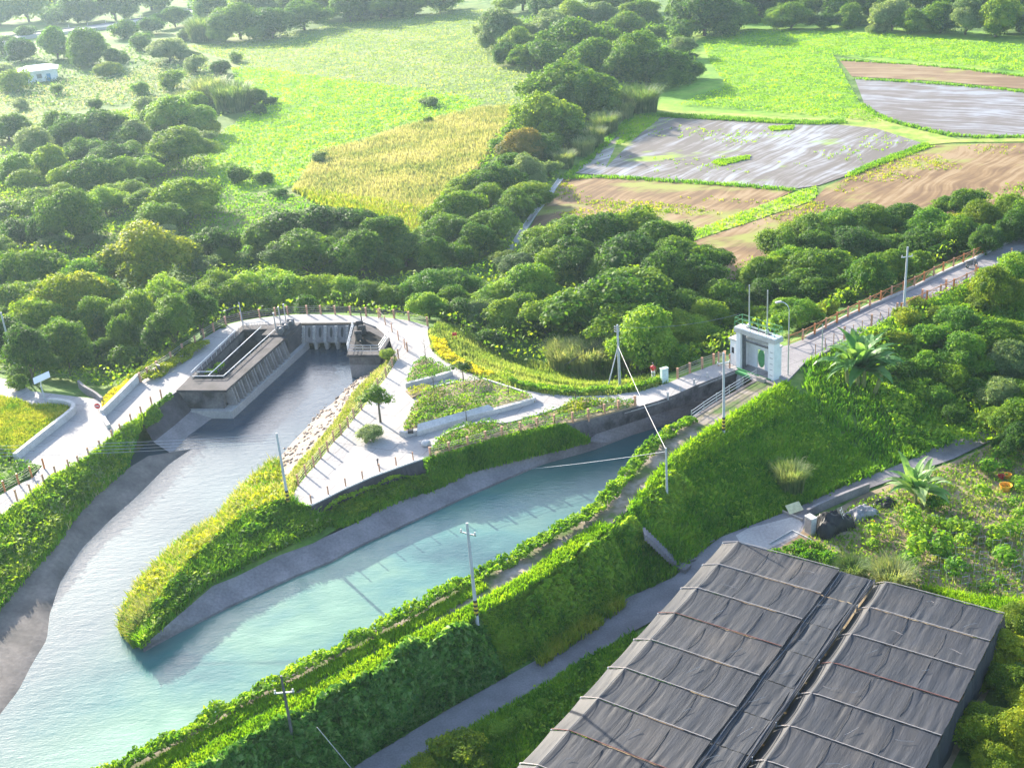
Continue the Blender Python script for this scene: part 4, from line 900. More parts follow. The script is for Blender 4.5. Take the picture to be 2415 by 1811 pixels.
leaf_mass('flower_bank', PL([(243,980),(290,935),(328,897),(300,892),(262,912),(240,945)]), 2200, .2, .4, .9, GM['flower'], 'yellow flower bank behind the straight white parapet', 'flower bed', 53, base=.15)
leaf_mass('hedge', band(PL([(330,897),(366,874),(405,849),(462,812)]), -.3, -2.0), 3600, .24, .75, 1.1, LM['gold'], 'sunlit yellow green hedge along the left pavement railing', 'hedge', 54, base=.15)
leaf_mass('hedge', band(PL([(330,897),(366,874),(405,849),(462,812)]), .3, 2.0), 3600, .24, .75, 1.1, LM['gold'], 'sunlit yellow green hedge outside the left pavement railing', 'hedge', 55, base=.25)
grass('junction_grass', flat([(-60,938),(0,938),(44,947),(77,958),(120,958),(150,961),(165,967),(158,978),(108,1018),(68,1048),(38,1080),(-60,1088)], 5200, .1), .42, .11, GM['yellow'])
leaf_mass('undergrowth', PL([(-160,1112),(20,1090),(58,1092),(94,1100),(73,1120),(28,1138),(-160,1240)]), 1500, .3, .8, 1.2, LM['mid'], kind='stuff', seed=56)
leaf_mass('undergrowth', PL([(-80,1068),(10,1050),(38,1085),(10,1095),(-80,1105)]), 900, .3, .9, 1.2, LM['dark'], kind='stuff', seed=57)

# ------------------------------------------------------------------ planters on the plaza
def planter(px, label, soilz, kerbpx, fill):
    t = thing('planter', label, 'planter', (0, 0, 0))
    MB().prism(PL(px), -.05, soilz).build('soil_bed', M['soil'], t)
    for k in kerbpx:
        mb = MB(); wall_line(mb, smoothline(PL(k[0]), 24, 1), k[1], k[2], .1); mb.build('kerb', M['kerb'], t)
    for i, (n, size, amp, cell, mat, poly) in enumerate(fill):
        q = scatter(PL(poly), n); h, nr = hump_field(q, amp, cell, 60+i)
        v, f = leaves(np.c_[q, soilz+(h+.08)*rng.uniform(.6, 1.05, n)], nr, size*rng.uniform(.5, 1.4, n), .5)
        np_mesh('foliage', v, f, mat, t)
    return t
p1 = [(1000,846),(977,865),(958,905),(962,914),(1010,900),(1064,886),(1062,878)]
planter(p1, 'small triangular planter with clipped greenery at the top of the plaza', .18, [([(956,914),(1000,903),(1040,893),(1066,884)], .42, .5)], [(1900, .17, .45, .8, LM['light'], p1)])
p2 = [(1139,899),(1239,931),(1256,942),(1262,949),(1158,972),(990,1014),(952,1028),(954,1008),(988,945),(1004,923),(1080,905)]
planter(p2, 'large planted triangle in the middle of the plaza with a white seat wall', .2,
  [([(946,1026),(955,1031),(988,1022),(1080,997),(1160,976),(1225,959),(1264,947),(1258,941)], .42, .48), ([(1139,899),(1190,915),(1239,931)], .2, .35), ([(1004,923),(1035,915),(1080,904)], .2, .3)],
  [(3600, .2, .6, 1.2, LM['light'], p2), (1500, .2, .75, 1.1, LM['mid'], [(1000,950),(1120,950),(1180,965),(1080,990),(990,1008),(965,1015)]), (900, .17, .45, .9, LM['orange'], [(954,1008),(985,950),(1040,920),(1060,930),(990,990),(965,1020)])])
p3 = [(1012,1083),(1026,1050),(1050,1026),(1112,1006),(1160,999),(1185,1006),(1243,991),(1301,974),(1339,960),(1353,947),(1455,951),(1502,955),(1500,960),(1426,980),(1351,998),(1268,1011),(1185,1030),(1104,1057)]
planter(p3, 'long planted strip with a hedge behind the fence above the canal', .15, [([(1014,1066),(1026,1048),(1050,1024),(1112,1003),(1160,996),(1184,1003),(1243,988),(1301,971),(1339,957),(1352,945),(1400,946)], .2, .22)],
  [(4200, .2, .6, .9, LM['light'], p3), (1000, .2, .5, .9, LM['gold'], [(1345,955),(1360,948),(1455,952),(1500,957),(1420,975),(1340,985),(1310,980)]), (900, .2, .6, .9, LM['mid'], [(1014,1080),(1030,1050),(1110,1010),(1170,1003),(1150,1035),(1080,1058)])])
p4 = [(957,924),(1000,912),(1028,918),(973,940)]
planter(p4, 'narrow planted strip between the two triangular planters', .15, [], [(420, .16, .4, .7, LM['gold'], p4)])
# sloping stone bench along the large planter
a, b_, c, d = P(986,1008,.42), P(1152,962,.42), P(1168,972,.12), P(984,1026,.12)
c[2] = .47; d[2] = .47; a[2] = .78; b_[2] = .78
mb = MB(); mb.add([a, b_, c, d, *(V(p[0], p[1], .0) for p in (a, b_, c, d))], [(0,1,2,3),(0,4,5,1),(1,5,6,2),(2,6,7,3),(3,7,4,0)])
tag(mb.build('stone_bench', M['kerb']), 'long sloping pale stone bench slab against the large planter', 'bench')
q = P(1005,1050)
tag(MB().lathe([(.34,0),(.44,.08),(.46,.26),(.36,.42),(.2,.46)], q, 14).build('stone_stool', M['kerb'], smooth=True), 'round white stone seat at the end of the planted strip', 'seat')
tag(MB().lathe([(.06,0),(.06,.55),(.09,.56),(.09,.66),(.04,.7)], P(892,1098), 8).build('bollard', M['black']), 'short dark bollard on the plaza near its kerb', 'bollard')
mb = MB(); mb.box((0,0,.2), (.5,.35,.3)).tube((-.2,0,.35), (-.2,0,.62), .02).tube((.2,0,.35), (.2,0,.62), .02); o = mb.build('flower_pot', M['black'], loc=tuple(P(969,1022,.45))); tag(o, 'dark plant pot at the near corner of the large planter', 'pot')
def sapling(u, v, top, label, z=.2, leafy=0):
    b = P(u, v, z); h = 1.0
    for _ in range(6):
        k = ppm(b+V(0,0,h)); h = (v-top)/(k*.9)
    t = thing('sapling', label, 'sapling', b)
    mb = MB().tube((0,0,-.1), (.03,.02,h*.6), .05, .03, 6).tube((.03,.02,h*.6), (0,.0,h), .03, .01, 6)
    for i in range(7):
        a_ = i*2.1; z0 = h*(.4+.07*i); mb.tube((.02,.01,z0), (.45*math.cos(a_), .45*math.sin(a_), z0+.5), .016, .006, 5)
    mb.build('trunk', M['bark'], t)
    if leafy:
        p_ = rng.normal(0, 1, (leafy, 3)); p_ /= np.linalg.norm(p_, axis=1)[:, None]; p_ = p_*np.array([.7, .7, .55])*rng.uniform(.5, 1.05, (leafy, 1)); nrm = p_.copy(); p_[:, 2] += h*.9
        v_, f_ = leaves(p_, nrm, .17, .6); np_mesh('crown', v_, f_, LM['mid'], t)
    return t
sapling(1008, 884, 790, 'bare leafless sapling in the small triangular planter')
sapling(1200, 935, 875, 'thin leafy sapling beside the kerb of the large planter', .2, 160)
sapling(1100, 990, 935, 'thin leafy sapling rising behind the sloping bench', .2, 160)
sapling(1024, 925, 870, 'thin leafy sapling at the top corner of the large planter', .2, 160)
sapling(1357, 938, 900, 'tiny staked sapling at the narrowing of the path', .0, 60)
tag(MB().box((0,0,.6), (.5,.06,.35)).tube((-.2,0,0), (-.2,0,.6), .02).tube((.2,0,0), (.2,0,.6), .02).build('notice_board', M['red'], loc=tuple(P(1073,800,-.3))), 'small red notice board in the grass behind the flower bank', 'sign')
# ------------------------------------------------------------------ intake basin (block house in the water)
BR_, BL_, BFR, BFL = V(-29.31,114.19), V(-34.41,115.2), V(-23.86,131.21), V(-30.44,132.14)   # near right, near left, far right, far left
def H(s, t, z):
    """s along the basin (0 near), t across (0 river side)"""
    q = (BR_*(1-t)+BL_*t)*(1-s)+(BFR*(1-t)+BFL*t)*s
    return V(q[0], q[1], z)
def hexa(mb, s0, s1, t0, t1, z0, z1, F=H, mi=0):
    v = [F(s, t, z) for z in (z0, z1) for t in (t0, t1) for s in (s0, s1)]
    return mb.add(v, [(0,1,3,2)[::-1],(4,5,7,6),(0,1,5,4),(2,6,7,3),(0,4,6,2),(1,3,7,5)], mi)
basin = thing('intake_basin', 'long dark concrete intake basin standing in the water with slanted side fins', 'intake basin')
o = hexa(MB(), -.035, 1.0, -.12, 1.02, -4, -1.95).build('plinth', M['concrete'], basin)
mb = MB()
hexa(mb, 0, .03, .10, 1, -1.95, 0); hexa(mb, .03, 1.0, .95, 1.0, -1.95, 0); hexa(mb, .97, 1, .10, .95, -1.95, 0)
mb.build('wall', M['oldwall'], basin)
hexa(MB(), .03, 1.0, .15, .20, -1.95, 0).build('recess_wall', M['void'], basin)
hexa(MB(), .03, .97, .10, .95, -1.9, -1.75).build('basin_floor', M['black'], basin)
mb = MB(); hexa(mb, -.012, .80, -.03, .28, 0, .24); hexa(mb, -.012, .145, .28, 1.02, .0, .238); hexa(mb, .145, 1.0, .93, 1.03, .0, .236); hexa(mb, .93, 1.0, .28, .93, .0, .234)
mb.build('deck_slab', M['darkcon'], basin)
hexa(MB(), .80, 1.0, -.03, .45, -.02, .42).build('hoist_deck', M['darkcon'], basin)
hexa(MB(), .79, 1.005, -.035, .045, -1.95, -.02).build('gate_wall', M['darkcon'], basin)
for k in range(9):
    s = .05+.083*k; mb = MB()
    for ds in (0, .030):
        v = []
        for z, out in ((0, -.005), (-1.95, -.075)):
            for ds2 in (0, .009):
                for t in (.15, out-.02): v.append(H(s+ds+ds2, t, z))
        mb.add(v, [(0,1,3,2),(4,6,7,5),(0,4,5,1),(2,3,7,6),(1,5,7,3),(0,2,6,4)])
    mb.build('fin', M['apron'], basin)
mb = MB()
for t in (.28, .60): mb.tube(H(.15, t, .55), H(.93, t, .55), .045, n=6)
mb.tube(H(.15,.28,.55), H(.15,.93,.55), .045, n=6); mb.tube(H(.22,.60,.5), H(.22,.93,.5), .05, n=6)
for t in (.28, .93):
    for s in np.linspace(.15, .93, 12): mb.tube(H(s,t,.2), H(s,t,.55 if t < .5 else 1.0), .03, n=5)
mb.tube(H(.15,.93,1.0), H(.93,.93,1.0), .035, n=6); mb.tube(H(.93,.93,1.0), H(.97,.45,1.0), .035, n=6)
for t in np.linspace(.95, .5, 10): mb.tube(H(.96,t,.2), H(.96,t,1.0), .02, n=4)
mb.build('handrail', M['steel'], basin)
for t in (.33, .5, .67, .82): hexa(MB(), .32, .36, t, t+.015, -.4, -.1).build('beam', M['darkcon'], basin)
hexa(MB(), .05, .82, .30, .36, -.9, -.75).build('catwalk', M['rail'], basin)
for i, (s, t) in enumerate([(.83,.12),(.89,.10),(.95,.08)]):
    c = H(s, t, .42); hb = MB().box(c+V(0,0,.3), (.75,.55,.6), 1.26).tube(c+V(-.35,.1,.62), c+V(.35,-.1,.62), .2, n=10).tube(c+V(.1,-.4,.5), c+V(.1,-.7,.5), .3, n=12).tube(c+V(-.1,.3,.2), c+V(-.1,.7,.35), .12)
    hb.build('hoist', M['machine'], basin)
    c2 = H(s+.005, t+.09, .42); MB().tube(c2, c2+V(0,0,[2.3,2.6,2.5][i]), .07, .07, 8).lathe([(.1,0),(.1,.12)], c2+V(0,0,[2.3,2.6,2.5][i]), 8).build('screw_stem', M['steel'], basin)
c = H(.36, .84, 0); q = scatter([H(.3,.72,0),H(.46,.72,0),H(.46,.94,0),H(.3,.94,0)], 260); h_, nr = hump_field(q, .9, 1.0, 5)
v, f = leaves(np.c_[q, -.9+h_*rng.uniform(.6, 1.1, 260)], nr, .3); tag(np_mesh('weed_clump', v, f, GM['bright']), 'bright green weed clump growing inside the dark basin', 'weed')
# ------------------------------------------------------------------ weir wall with stepped fins
WL, WR = V(-23.75,131.8), V(-16.45,130.4); wd = unit(WR-WL); wn = V(wd[1], -wd[0]); wlen = float(np.linalg.norm(WR-WL))
def Wp(s, n, z): q = WL+wd*s+wn*n; return V(q[0], q[1], z)
weir = thing('weir', 'dark concrete weir with four stepped fins and tapered piers at the pool head', 'weir')
mb = MB(); mb.add([Wp(s, n, z) for s in (0, wlen) for n, z in ((0,.0),(.15,.0),(.95,-1.75),(.95,-2.0),(0,-2.0))], [(0,1,6,5),(1,2,7,6),(2,3,8,7),(3,4,9,8),(0,4,3,2,1),(5,6,7,8,9)])
mb.build('weir_wall', M['apron'], weir)
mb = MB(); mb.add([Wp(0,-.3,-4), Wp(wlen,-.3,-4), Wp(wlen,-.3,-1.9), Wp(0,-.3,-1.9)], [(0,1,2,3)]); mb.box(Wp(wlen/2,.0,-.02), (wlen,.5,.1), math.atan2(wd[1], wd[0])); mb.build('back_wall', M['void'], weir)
for k in range(6):
    s = .35+k*1.32
    mb = MB()
    for j in range(5):
        z1 = -.1-.36*j; n0 = .2+.165*j; hexa(mb, s-.17, s+.17, n0-.1, n0+.36, z1-.34, z1, Wp)
    mb.build('stepped_fin', M['concrete'], weir)
    if k < 5:
        sl = MB(); pts = []
        for i in range(12):
            a_ = 2*math.pi*i/12; u_ = s+.66+.17*math.cos(a_); z_0 = -.85+.55*math.sin(a_); pts.append(Wp(u_, .15+.8*(-z_0/1.75)+.015, z_0))
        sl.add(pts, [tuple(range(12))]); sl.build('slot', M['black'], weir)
    p_ = MB(); ring = []
    for z, w_, l_ in ((-1.95,.28,.55),(-2.7,.2,.5),(-3.4,.17,.45)): ring.append([Wp(s+a_*w_, .55+b_*l_, z) for a_, b_ in ((-1,-1),(1,-1),(1,.6),(0,1.1),(-1,.6))])
    v = [p for r in ring for p in r]; p_.add(v, [(i*5+j, i*5+(j+1) % 5, (i+1)*5+(j+1) % 5, (i+1)*5+j) for i in range(2) for j in range(5)]+[(0,1,2,3,4)]); p_.build('pier', M['concrete'], weir)
# ------------------------------------------------------------------ gate platform on the right of the pool
gp = thing('gate_platform', 'small concrete gate platform with railing and black hoist at the right of the weir', 'gate platform')
g0 = [(-17.5,121.3),(-13.85,120.55),(-13.0,124.9),(-15.2,128.9),(-16.4,130.3),(-17.4,129.6)]
g1 = [(-17.35,121.6),(-13.95,120.85),(-13.1,124.9),(-15.3,128.7),(-16.5,130.0),(-17.3,129.4)]
MB().prism(g1, -4.2, -1.3).build('pier_base', M['apron'], gp); MB().prism(g1, -1.3, -.3).build('wall', M['oldwall'], gp); MB().prism(g0, -.3, .0).build('deck_slab', M['darkcon'], gp)
MB().prism([(-16.9,122.6),(-14.3,122.1),(-13.7,124.9),(-15.5,127.6),(-16.9,127.4)], .0, .05).build('hatch', M['void'], gp)  # black plate painted as the shaded opening in the deck
mb = MB(); rp = [V(x, y, .0) for x, y in [(-17.4,129.0),(-17.4,121.45),(-13.95,120.7),(-13.1,124.8)]]
for z in (.45, .75, 1.05): mb.path([p+V(0,0,z) for p in rp], .03, 5)
for a_, b_ in zip(rp[:-1], rp[1:]):
    for k in np.linspace(0, 1, 5): q = a_*(1-k)+b_*k; mb.tube(q, q+V(0,0,1.05), .03, n=5)
mb.build('railing', M['steel'], gp)
mb = MB()
for x, y in ((-16.6,128.3),(-16.2,126.9),(-16.5,125.3)): mb.box((x,y,.45), (.7,.6,.8), .3).tube((x-.4,y,.9), (x+.4,y,.9), .22, n=10).tube((x+.1,y-.3,.5), (x+.1,y-.6,.55), .28, n=12)
mb.tube((-16.4,129,.0), (-16.4,129,1.9), .06).tube((-16.2,124,.3), (-16.6,128,.6), .08); mb.build('hoist', M['black'], gp)
# ------------------------------------------------------------------ gatehouse over the canal
GO = P(1748,866,0); ge1 = unit(P(1823,893,0)-GO); gw = float(np.linalg.norm(P(1823,893,0)-GO)); ge2 = V(-ge1[1], ge1[0], 0)
if ge2[1] < 0: ge2 = -ge2
AX = (ge1, ge2, V(0,0,1))
def Gp(s, n, z): return GO+ge1*s+ge2*n+V(0,0,z)
gh = thing('gatehouse', 'white sluice gatehouse spanning the canal with a green gate and rooftop railing', 'gatehouse')
def gbox(name, s0, s1, n0, n1, z0, z1, m): return MB().box(Gp((s0+s1)/2, (n0+n1)/2, (z0+z1)/2), (s1-s0, n1-n0, z1-z0), AX).build(name, m, gh)
gbox('column', -.32, .22, -.38, .38, -3, 3.85, M['white']); gbox('column', gw-.30, gw+.42, -.40, .42, -3, 3.85, M['white'])
gbox('gate_guide', .22, .40, -.1, .25, -3, 3.85, M['machine']); gbox('gate_guide', gw-.46, gw-.30, -.1, .25, -3, 3.85, M['machine'])
gbox('roof_slab', -.52, gw+.58, -.5, .72, 3.85, 4.30, M['kerb']); gbox('roof_coping', -.46, gw+.52, -.44, .66, 4.30, 4.38, M['white'])
gbox('roof_slot', .5, gw-.5, .0, .34, 4.38, 4.42, M['black'])
mb = MB()
for s0, s1, a0, a1 in ((.0,1.25,-.2,3.0),(2.2,gw+.1,-.2,3.0),(1.25,2.2,2.05,3.0)): mb.box(Gp((s0+s1)/2, 1.0, (a0+a1)/2), (s1-s0, .16, a1-a0), AX)
mb.box(Gp(-.05,.66,1.4), (.18,.5,3.2), AX).box(Gp(gw+.05,.68,1.4), (.18,.5,3.2), AX); mb.build('rear_wall', M['white'], gh)
gbox('canopy', -.15, gw+.15, .74, 1.2, 3.0, 3.16, M['kerb'])
mb = MB(); pts = [Gp(1.72+.42*math.cos(a_), .98, 1.1+.95*math.sin(a_)) for a_ in np.linspace(0, 2*math.pi, 18, endpoint=False)]; b2 = [p+ge2*.1 for p in pts]
mb.add(pts+b2, [tuple(range(17, -1, -1)), tuple(range(18, 36))]+[(i, (i+1) % 18, 18+(i+1) % 18, 18+i) for i in range(18)]); mb.build('green_gate', M['green'], gh)
gbox('window', 2.65, 2.9, .89, .918, 1.9, 2.4, M['black'])
gbox('lift_beam', .3, gw-.35, .02, .2, 2.9, 3.1, M['machine'])
gbox('floor_slab', -.35, gw+.45, .43, 1.2, -.3, .02, M['road'])
gbox('sill_beam', -.1, gw+.1, -.95, -.6, -.35, -.05, M['green']); gbox('sill_beam', -.1, gw+.1, -.52, -.41, -.25, .1, M['green']); gbox('trash_rack', gw-.9, gw, -1.35, -.96, -.6, .35, M['rail'])
mb = MB()
for n in (-.42, .64):
    for z in (.5, .95): mb.tube(Gp(-.45,n,4.38+z), Gp(gw+.5,n,4.38+z), .03, n=5)
    for s in np.linspace(-.45, gw+.5, 6): mb.tube(Gp(s,n,4.38), Gp(s,n,5.33), .03, n=5)
for s in (-.45, gw+.5):
    for z in (.5, .95): mb.tube(Gp(s,-.42,4.38+z), Gp(s,.64,4.38+z), .03, n=5)
mb.build('roof_railing', M['green'], gh)
for s in (.85, gw-.95):
    q = Gp(s, .17, 4.42); MB().tube(q, q+V(0,0,4.4), .075, .06, 8).lathe([(.16,0),(.16,.35),(.1,.4)], q, 10).build('screw_stem', M['steel'], gh)
mb = MB()
for k in range(5): mb.box(Gp(gw+.1, -.42, .5+.6*k), (.34,.03,.03), AX)
mb.build('ladder_rung', M['machine'], gh)
hut = thing('guard_hut', 'narrow white hut with a flat roof against the left side of the gatehouse', 'hut')
MB().box(Gp(-.95,.35,1.3), (.8,.9,2.8), AX).build('wall', M['white'], hut); MB().box(Gp(-.97,.35,2.77), (1.05,1.15,.14), AX).build('roof', M['kerb'], hut)
MB().box(Gp(-1.0,-.115,1.6), (.28,.04,.6), AX).build('window', M['black'], hut)
gate = thing('swing_gate', 'rusty swing gate closing the inlet path beside the white hut', 'gate')
mb = MB(); mb.box(Gp(-1.9,-1.2,.7), (.12,.12,1.6), AX).box(Gp(-.7,-.9,.7), (.12,.12,1.6), AX); mb.build('post', M['post'], gate)
mb = MB()
for s in np.linspace(-1.8, -.8, 8): mb.tube(Gp(s,-1.17+.3*(s+1.8),.15), Gp(s,-1.17+.3*(s+1.8),1.3), .02, n=4)
for z in (.2, 1.3): mb.tube(Gp(-1.85,-1.18,z), Gp(-.75,-.9,z), .03, n=5)
mb.build('gate_leaf', M['rail'], gate)
# ------------------------------------------------------------------ fences
def fence(label, px, z=0.0, h=1.05, post=.12, mat='post', rails=(.3,.55,.8,1.0), railmat='rail', rr=.016, pts=None, name='railing_fence', tall=None, closed=None):
    pts = PL(px, z) if pts is None else pts
    t = thing(name, label, 'fence')
    for i, p in enumerate(pts):
        a_ = pts[min(i+1, len(pts)-1)]-pts[max(i-1, 0)]; an = math.atan2(a_[1], a_[0])
        MB().box(p+V(0,0,h/2-.1), (post, post, h+.2), an).box(p+V(0,0,h+.02), (post*1.25, post*1.25, .05), an).build('post', M[mat], t)
    if rails:
        for r in rails: MB().path([p+V(0,0,r) for p in pts], rr, 5).build('rail', M[railmat], t)
    return t
fence('brown post fence along the river edge of the left pavement', [(382,941),(359,958),(335,981),(311,999),(286,1023),(267,1038),(238,1062),(211,1080),(187,1099),(164,1108),(133,1124),(105,1143),(74,1167),(41,1180),(0,1214),(-40,1247)], rr=.008)
fence('orange post fence on the outer side of the narrow left path', [(-60,1202),(-22,1182),(12,1159),(45,1142),(75,1124),(105,1105)], mat='orange', rr=.012)
fence('grey and brown railing round the back of the pavement above the trees', [(332,901),(350,889),(372,874),(405,852),(432,832),(462,813),(481,797),(505,783),(533,767),(570,757),(613,750),(650,746),(679,743),(725,741),(757,741),(791,742),(827,743),(864,746),(897,748),(930,751),(965,756),(1009,769)], post=.17, rr=.02)
fence('brown post fence along the pool side of the plaza', [(704,1145),(722,1122),(741,1102),(757,1081),(774,1065),(788,1041),(805,1025),(822,1008),(835,987),(853,966),(872,941),(892,915),(911,890),(926,866),(940,846),(961,829)], rr=.010)
fence('thin brown posts between the gate platform and the plaza', [(893,750),(909,766),(925,783),(940,802),(955,822)], post=.10, rr=.012, rails=(.5,1.0))
fence('sparse posts along the kerb at the plaza tip', [(735,1190),(775,1168),(816,1149),(856,1132),(896,1115),(935,1099),(975,1087)], post=.09, h=.85, rails=())
fence('brown post railing between the planted strip and the canal', [(1016,1080),(1060,1068),(1104,1055),(1146,1042),(1185,1031),(1228,1020),(1268,1010),(1308,1003),(1351,997),(1388,989),(1426,978),(1459,969),(1498,959)], post=.17, rr=.018)
fence('pale post railing beside the dark trees left of the gatehouse', [(1598,892),(1627,879),(1656,867),(1683,858),(1709,851)], post=.17, rr=.02)
fence('low white kerb posts on the inlet path edge', [(1575,938),(1605,923),(1637,906),(1668,890)], post=.14, h=.5, mat='kerb', rails=())
fence('white steel railing on the canal edge below the gatehouse', [(1631,991),(1660,970),(1690,950),(1720,931),(1752,911),(1783,893)], post=.06, h=.95, mat='steel', rails=(.3,.62,.92), railmat='steel', rr=.025)
def arc_fence(label, px, mat):
    pts = PL(px, .2); t = thing('orange_railing', label, 'fence'); pl = resample(pts, max(4, int(np.linalg.norm(np.diff(np.array(pts), axis=0), axis=1).sum()/1.9)))
    for i, p in enumerate(pl):
        a_ = pl[min(i+1, len(pl)-1)]-pl[max(i-1, 0)]; MB().box(p+V(0,0,.5), (.15,.15,1.2), math.atan2(a_[1], a_[0])).build('post', M['post' if i % 2 else mat], t)
    for a_, b_ in zip(pl[:-1], pl[1:]):
        mb = MB(); d = b_-a_; mb.tube(a_+V(0,0,.95), b_+V(0,0,.95), .035, n=5).tube(a_+V(0,0,.12), b_+V(0,0,.12), .035, n=5)
        for sgn in (0, 1):
            arc = [a_+d*k+V(0,0,.12+.8*((1-(1-k)**2) if sgn else (1-k**2))) for k in np.linspace(0, 1, 7)]; mb.path(arc, .028, 4)
        mb.build('panel', M[mat], t)
arc_fence('long orange railing with arched bars on the far side of the bridge road', [(1860,812),(1900,797),(1991,750),(2052,720),(2111,692),(2150,677),(2221,641),(2296,608),(2415,550),(2560,486)], 'orange')
arc_fence('orange railing with arched bars half hidden by shrubs on the near side of the road', [(2125,737),(2174,712),(2230,688),(2275,668),(2305,652)], 'orange')
fence('tall dark posts along the near edge of the bridge road', [(1991,800),(2055,771),(2115,743),(2174,711),(2230,687),(2300,652),(2384,612)], post=.15, h=1.35, rails=())
fence('thin brown stakes and wire on the near edge of the bridge road', [(1923,838),(1946,823),(1966,813),(2012,791),(2033,781),(2075,762),(2095,751)], post=.06, h=1.15, rails=(.95,), rr=.01)
# ------------------------------------------------------------------ poles
def pole(px, top_h, label, r=.14, mat='polecon', z=0.0, cross=None, stripes=False, name='utility_pole', lamp=False, rz=0.0, lean=(0, 0)):
    b = P(px[0], px[1], z); b[2] = z
    t = thing(name, label, 'pole', b, rz)
    MB().tube((0,0,-1.2), (lean[0],lean[1],top_h), r, r*.62, 10).build('shaft', M[mat], t)
    if stripes:
        mb = MB(); n = 7
        for k in range(n): 
            if k % 2 == 0: mb.tube((0,0,.1+k*.18), (0,0,.1+(k+1)*.18), r*1.06, r*1.05, 10)
        mb.build('stripe_band', M['black'], t); mb = MB()
        for k in range(n):
            if k % 2: mb.tube((0,0,.1+k*.18), (0,0,.1+(k+1)*.18), r*1.05, r*1.05, 10)
        mb.build('stripe_band', plain('band_yellow', (.60,.42,.05), .6), t)
    if cross:
        for zc in cross:
            c = MB().box((0,.0,zc), (1.25,.09,.09)); c.build('cross_arm', M['steel'], t)
            for x in (-.55, 0.0, .55): MB().lathe([(.05,0),(.07,.08),(.04,.12),(.06,.2)], (x, 0, zc+.04), 8).build('insulator', M['kerb'], t)
    if lamp:
        MB().tube((0,0,top_h-.1), (.3,-.5,top_h+.18), .035, n=6).box((.42,-.7,top_h+.2), (.22,.5,.1), .5).build('lamp_head', M['steel'], t)
    return t
pole((1124,1452), 7.6, 'white tapered pole with cross arm rising from the hedge in front of the canal', .15, cross=(6.75,), stripes=True, rz=-.55)
pole((681,1189), 6.7, 'grey pole with striped foot at the tip of the plaza', .14, stripes=True, cross=(), rz=.3)
pole((1707,1016), 7.6, 'white lamp pole on the earth path beside the canal railing', .14, stripes=True, lamp=False, cross=(6.6,), rz=.2)
pole((2131,738), 7.4, 'white pole with cross arm on the near kerb of the bridge road', .15, cross=(6.3,), rz=.1)
pole((1573,1156), 3.9, 'short grey post with stay wires on the leafy bank edge', .11)
pole((685,1711), 3.9, 'short dark old post standing in the grass of the canal path', .11, 'machine', cross=(2.6,))
pole((573,768), 2.9, 'slim pole at the back corner of the intake basin', .08)
pole((37,869), 6.7, 'pale pole with a pale blue box against the left woods', .14, z=-.2)
o = bpy.data.objects[-1] if False else None
pole((1938,837), 3.3, 'thin white post on the near edge of the road by the gatehouse', .07, 'steel')
pole((21,146), 6.4, 'left one of two pale poles beside the white house', .13, z=ZF, cross=(5.9,))
pole((34,147), 3.8, 'right shorter one of two pale poles beside the white house', .10, z=ZF)
bp = thing('utility_pole', 'old concrete pole braced by two struts on the green wedge', 'pole', tuple(P(1461,889,-.15)))
MB().tube((0,0,-1), (0,0,5.6), .15, .1, 10).build('shaft', M['polecon'], bp)
for dx, dy in ((-1.2,-.5),(.15,1.2)): MB().tube((dx,dy,-.6), (0,0,3.4), .07, .05, 8).build('strut', M['polecon'], bp)
for z in (4.9, 5.15, 5.4): MB().tube((-.25,-.05,z), (.25,.05,z), .04, n=6).lathe([(.06,0),(.07,.1),(.03,.14)], (-.27,-.06,z), 8).build('insulator', M['kerb'], bp)
lp = thing('street_lamp', 'curved neck street lamp behind the gatehouse roof', 'street lamp', tuple(Gp(gw+.5, 1.6, 0)))
MB().tube((0,0,-.3), (0,0,6.6), .07, .05, 8).build('shaft', M['steel'], lp)
arc = [V(-1.0*k*k*ge1[0]-.2*k*k, -1.0*k*k*ge1[1]*.3, 6.6+1.0*math.sin(k*1.45)) for k in np.linspace(0, 1, 7)]
MB().path(arc, .04, 6).build('arm', M['steel'], lp); MB().box(arc[-1]+V(-.2,0,-.02), (.6,.25,.14), .3).build('lamp_head', M['kerb'], lp)
sp = thing('solar_lamp', 'short grey post under a tilted white panel at the left junction', 'lamp post', tuple(P(109,950,0)))
MB().tube((0,0,-.2), (-.1,0,1.9), .09, .07, 8).build('shaft', M['polecon'], sp)
MB().box((.1,.2,2.75), (1.7,.9,.07), (unit(V(1,.45,.25)), unit(V(-.4,1,.45)), unit(V(0,-.5,1)))).tube((-.1,0,1.85), (.0,.1,2.7), .05).build('panel', M['white'], sp)
# ------------------------------------------------------------------ wires
def wire(label, a, b, sag=.3, r=.02, mat='wire', name='wire', cat='wire', group=None):
    pts = [a*(1-k)+b*k-V(0,0,sag*4*k*(1-k)) for k in np.linspace(0, 1, 14)]
    return tag(MB().path(pts, r, 4).build(name, M[mat]), label, cat, group)
t2 = P(681,1189,0)
for i, (z, dy) in enumerate([(6.6,0),(6.35,.15),(6.1,.0),(5.85,.15)]):
    wire(['topmost of the four wires over the river','second wire down over the river','third wire down over the river','lowest of the four wires over the river'][i], t2+V(0,0,z), P(-260, 1052+i*9, 6.3)+V(0,0,0), .35, .014, 'steel', group='wires over the river')
wire('thick white cable from the braced pole down to the short post', P(1461,889,0)+V(0,0,3.3), P(1573,1156,0)+V(0,0,3.8), .25, .028, 'kerb', 'cable', 'cable')
wire('thin stay wire from the short post across the canal', P(1573,1156,0)+V(0,0,3.6), P(1255,1105,-2.0), .1, .012, 'steel', 'stay_wire')
wire('pale guy wire slanting out of the thick hedge to the lane', P(748,1714,.9), P(838,1822,ZL), .02, .03, 'kerb', 'guy_wire')
q5 = P(1461,889,0)
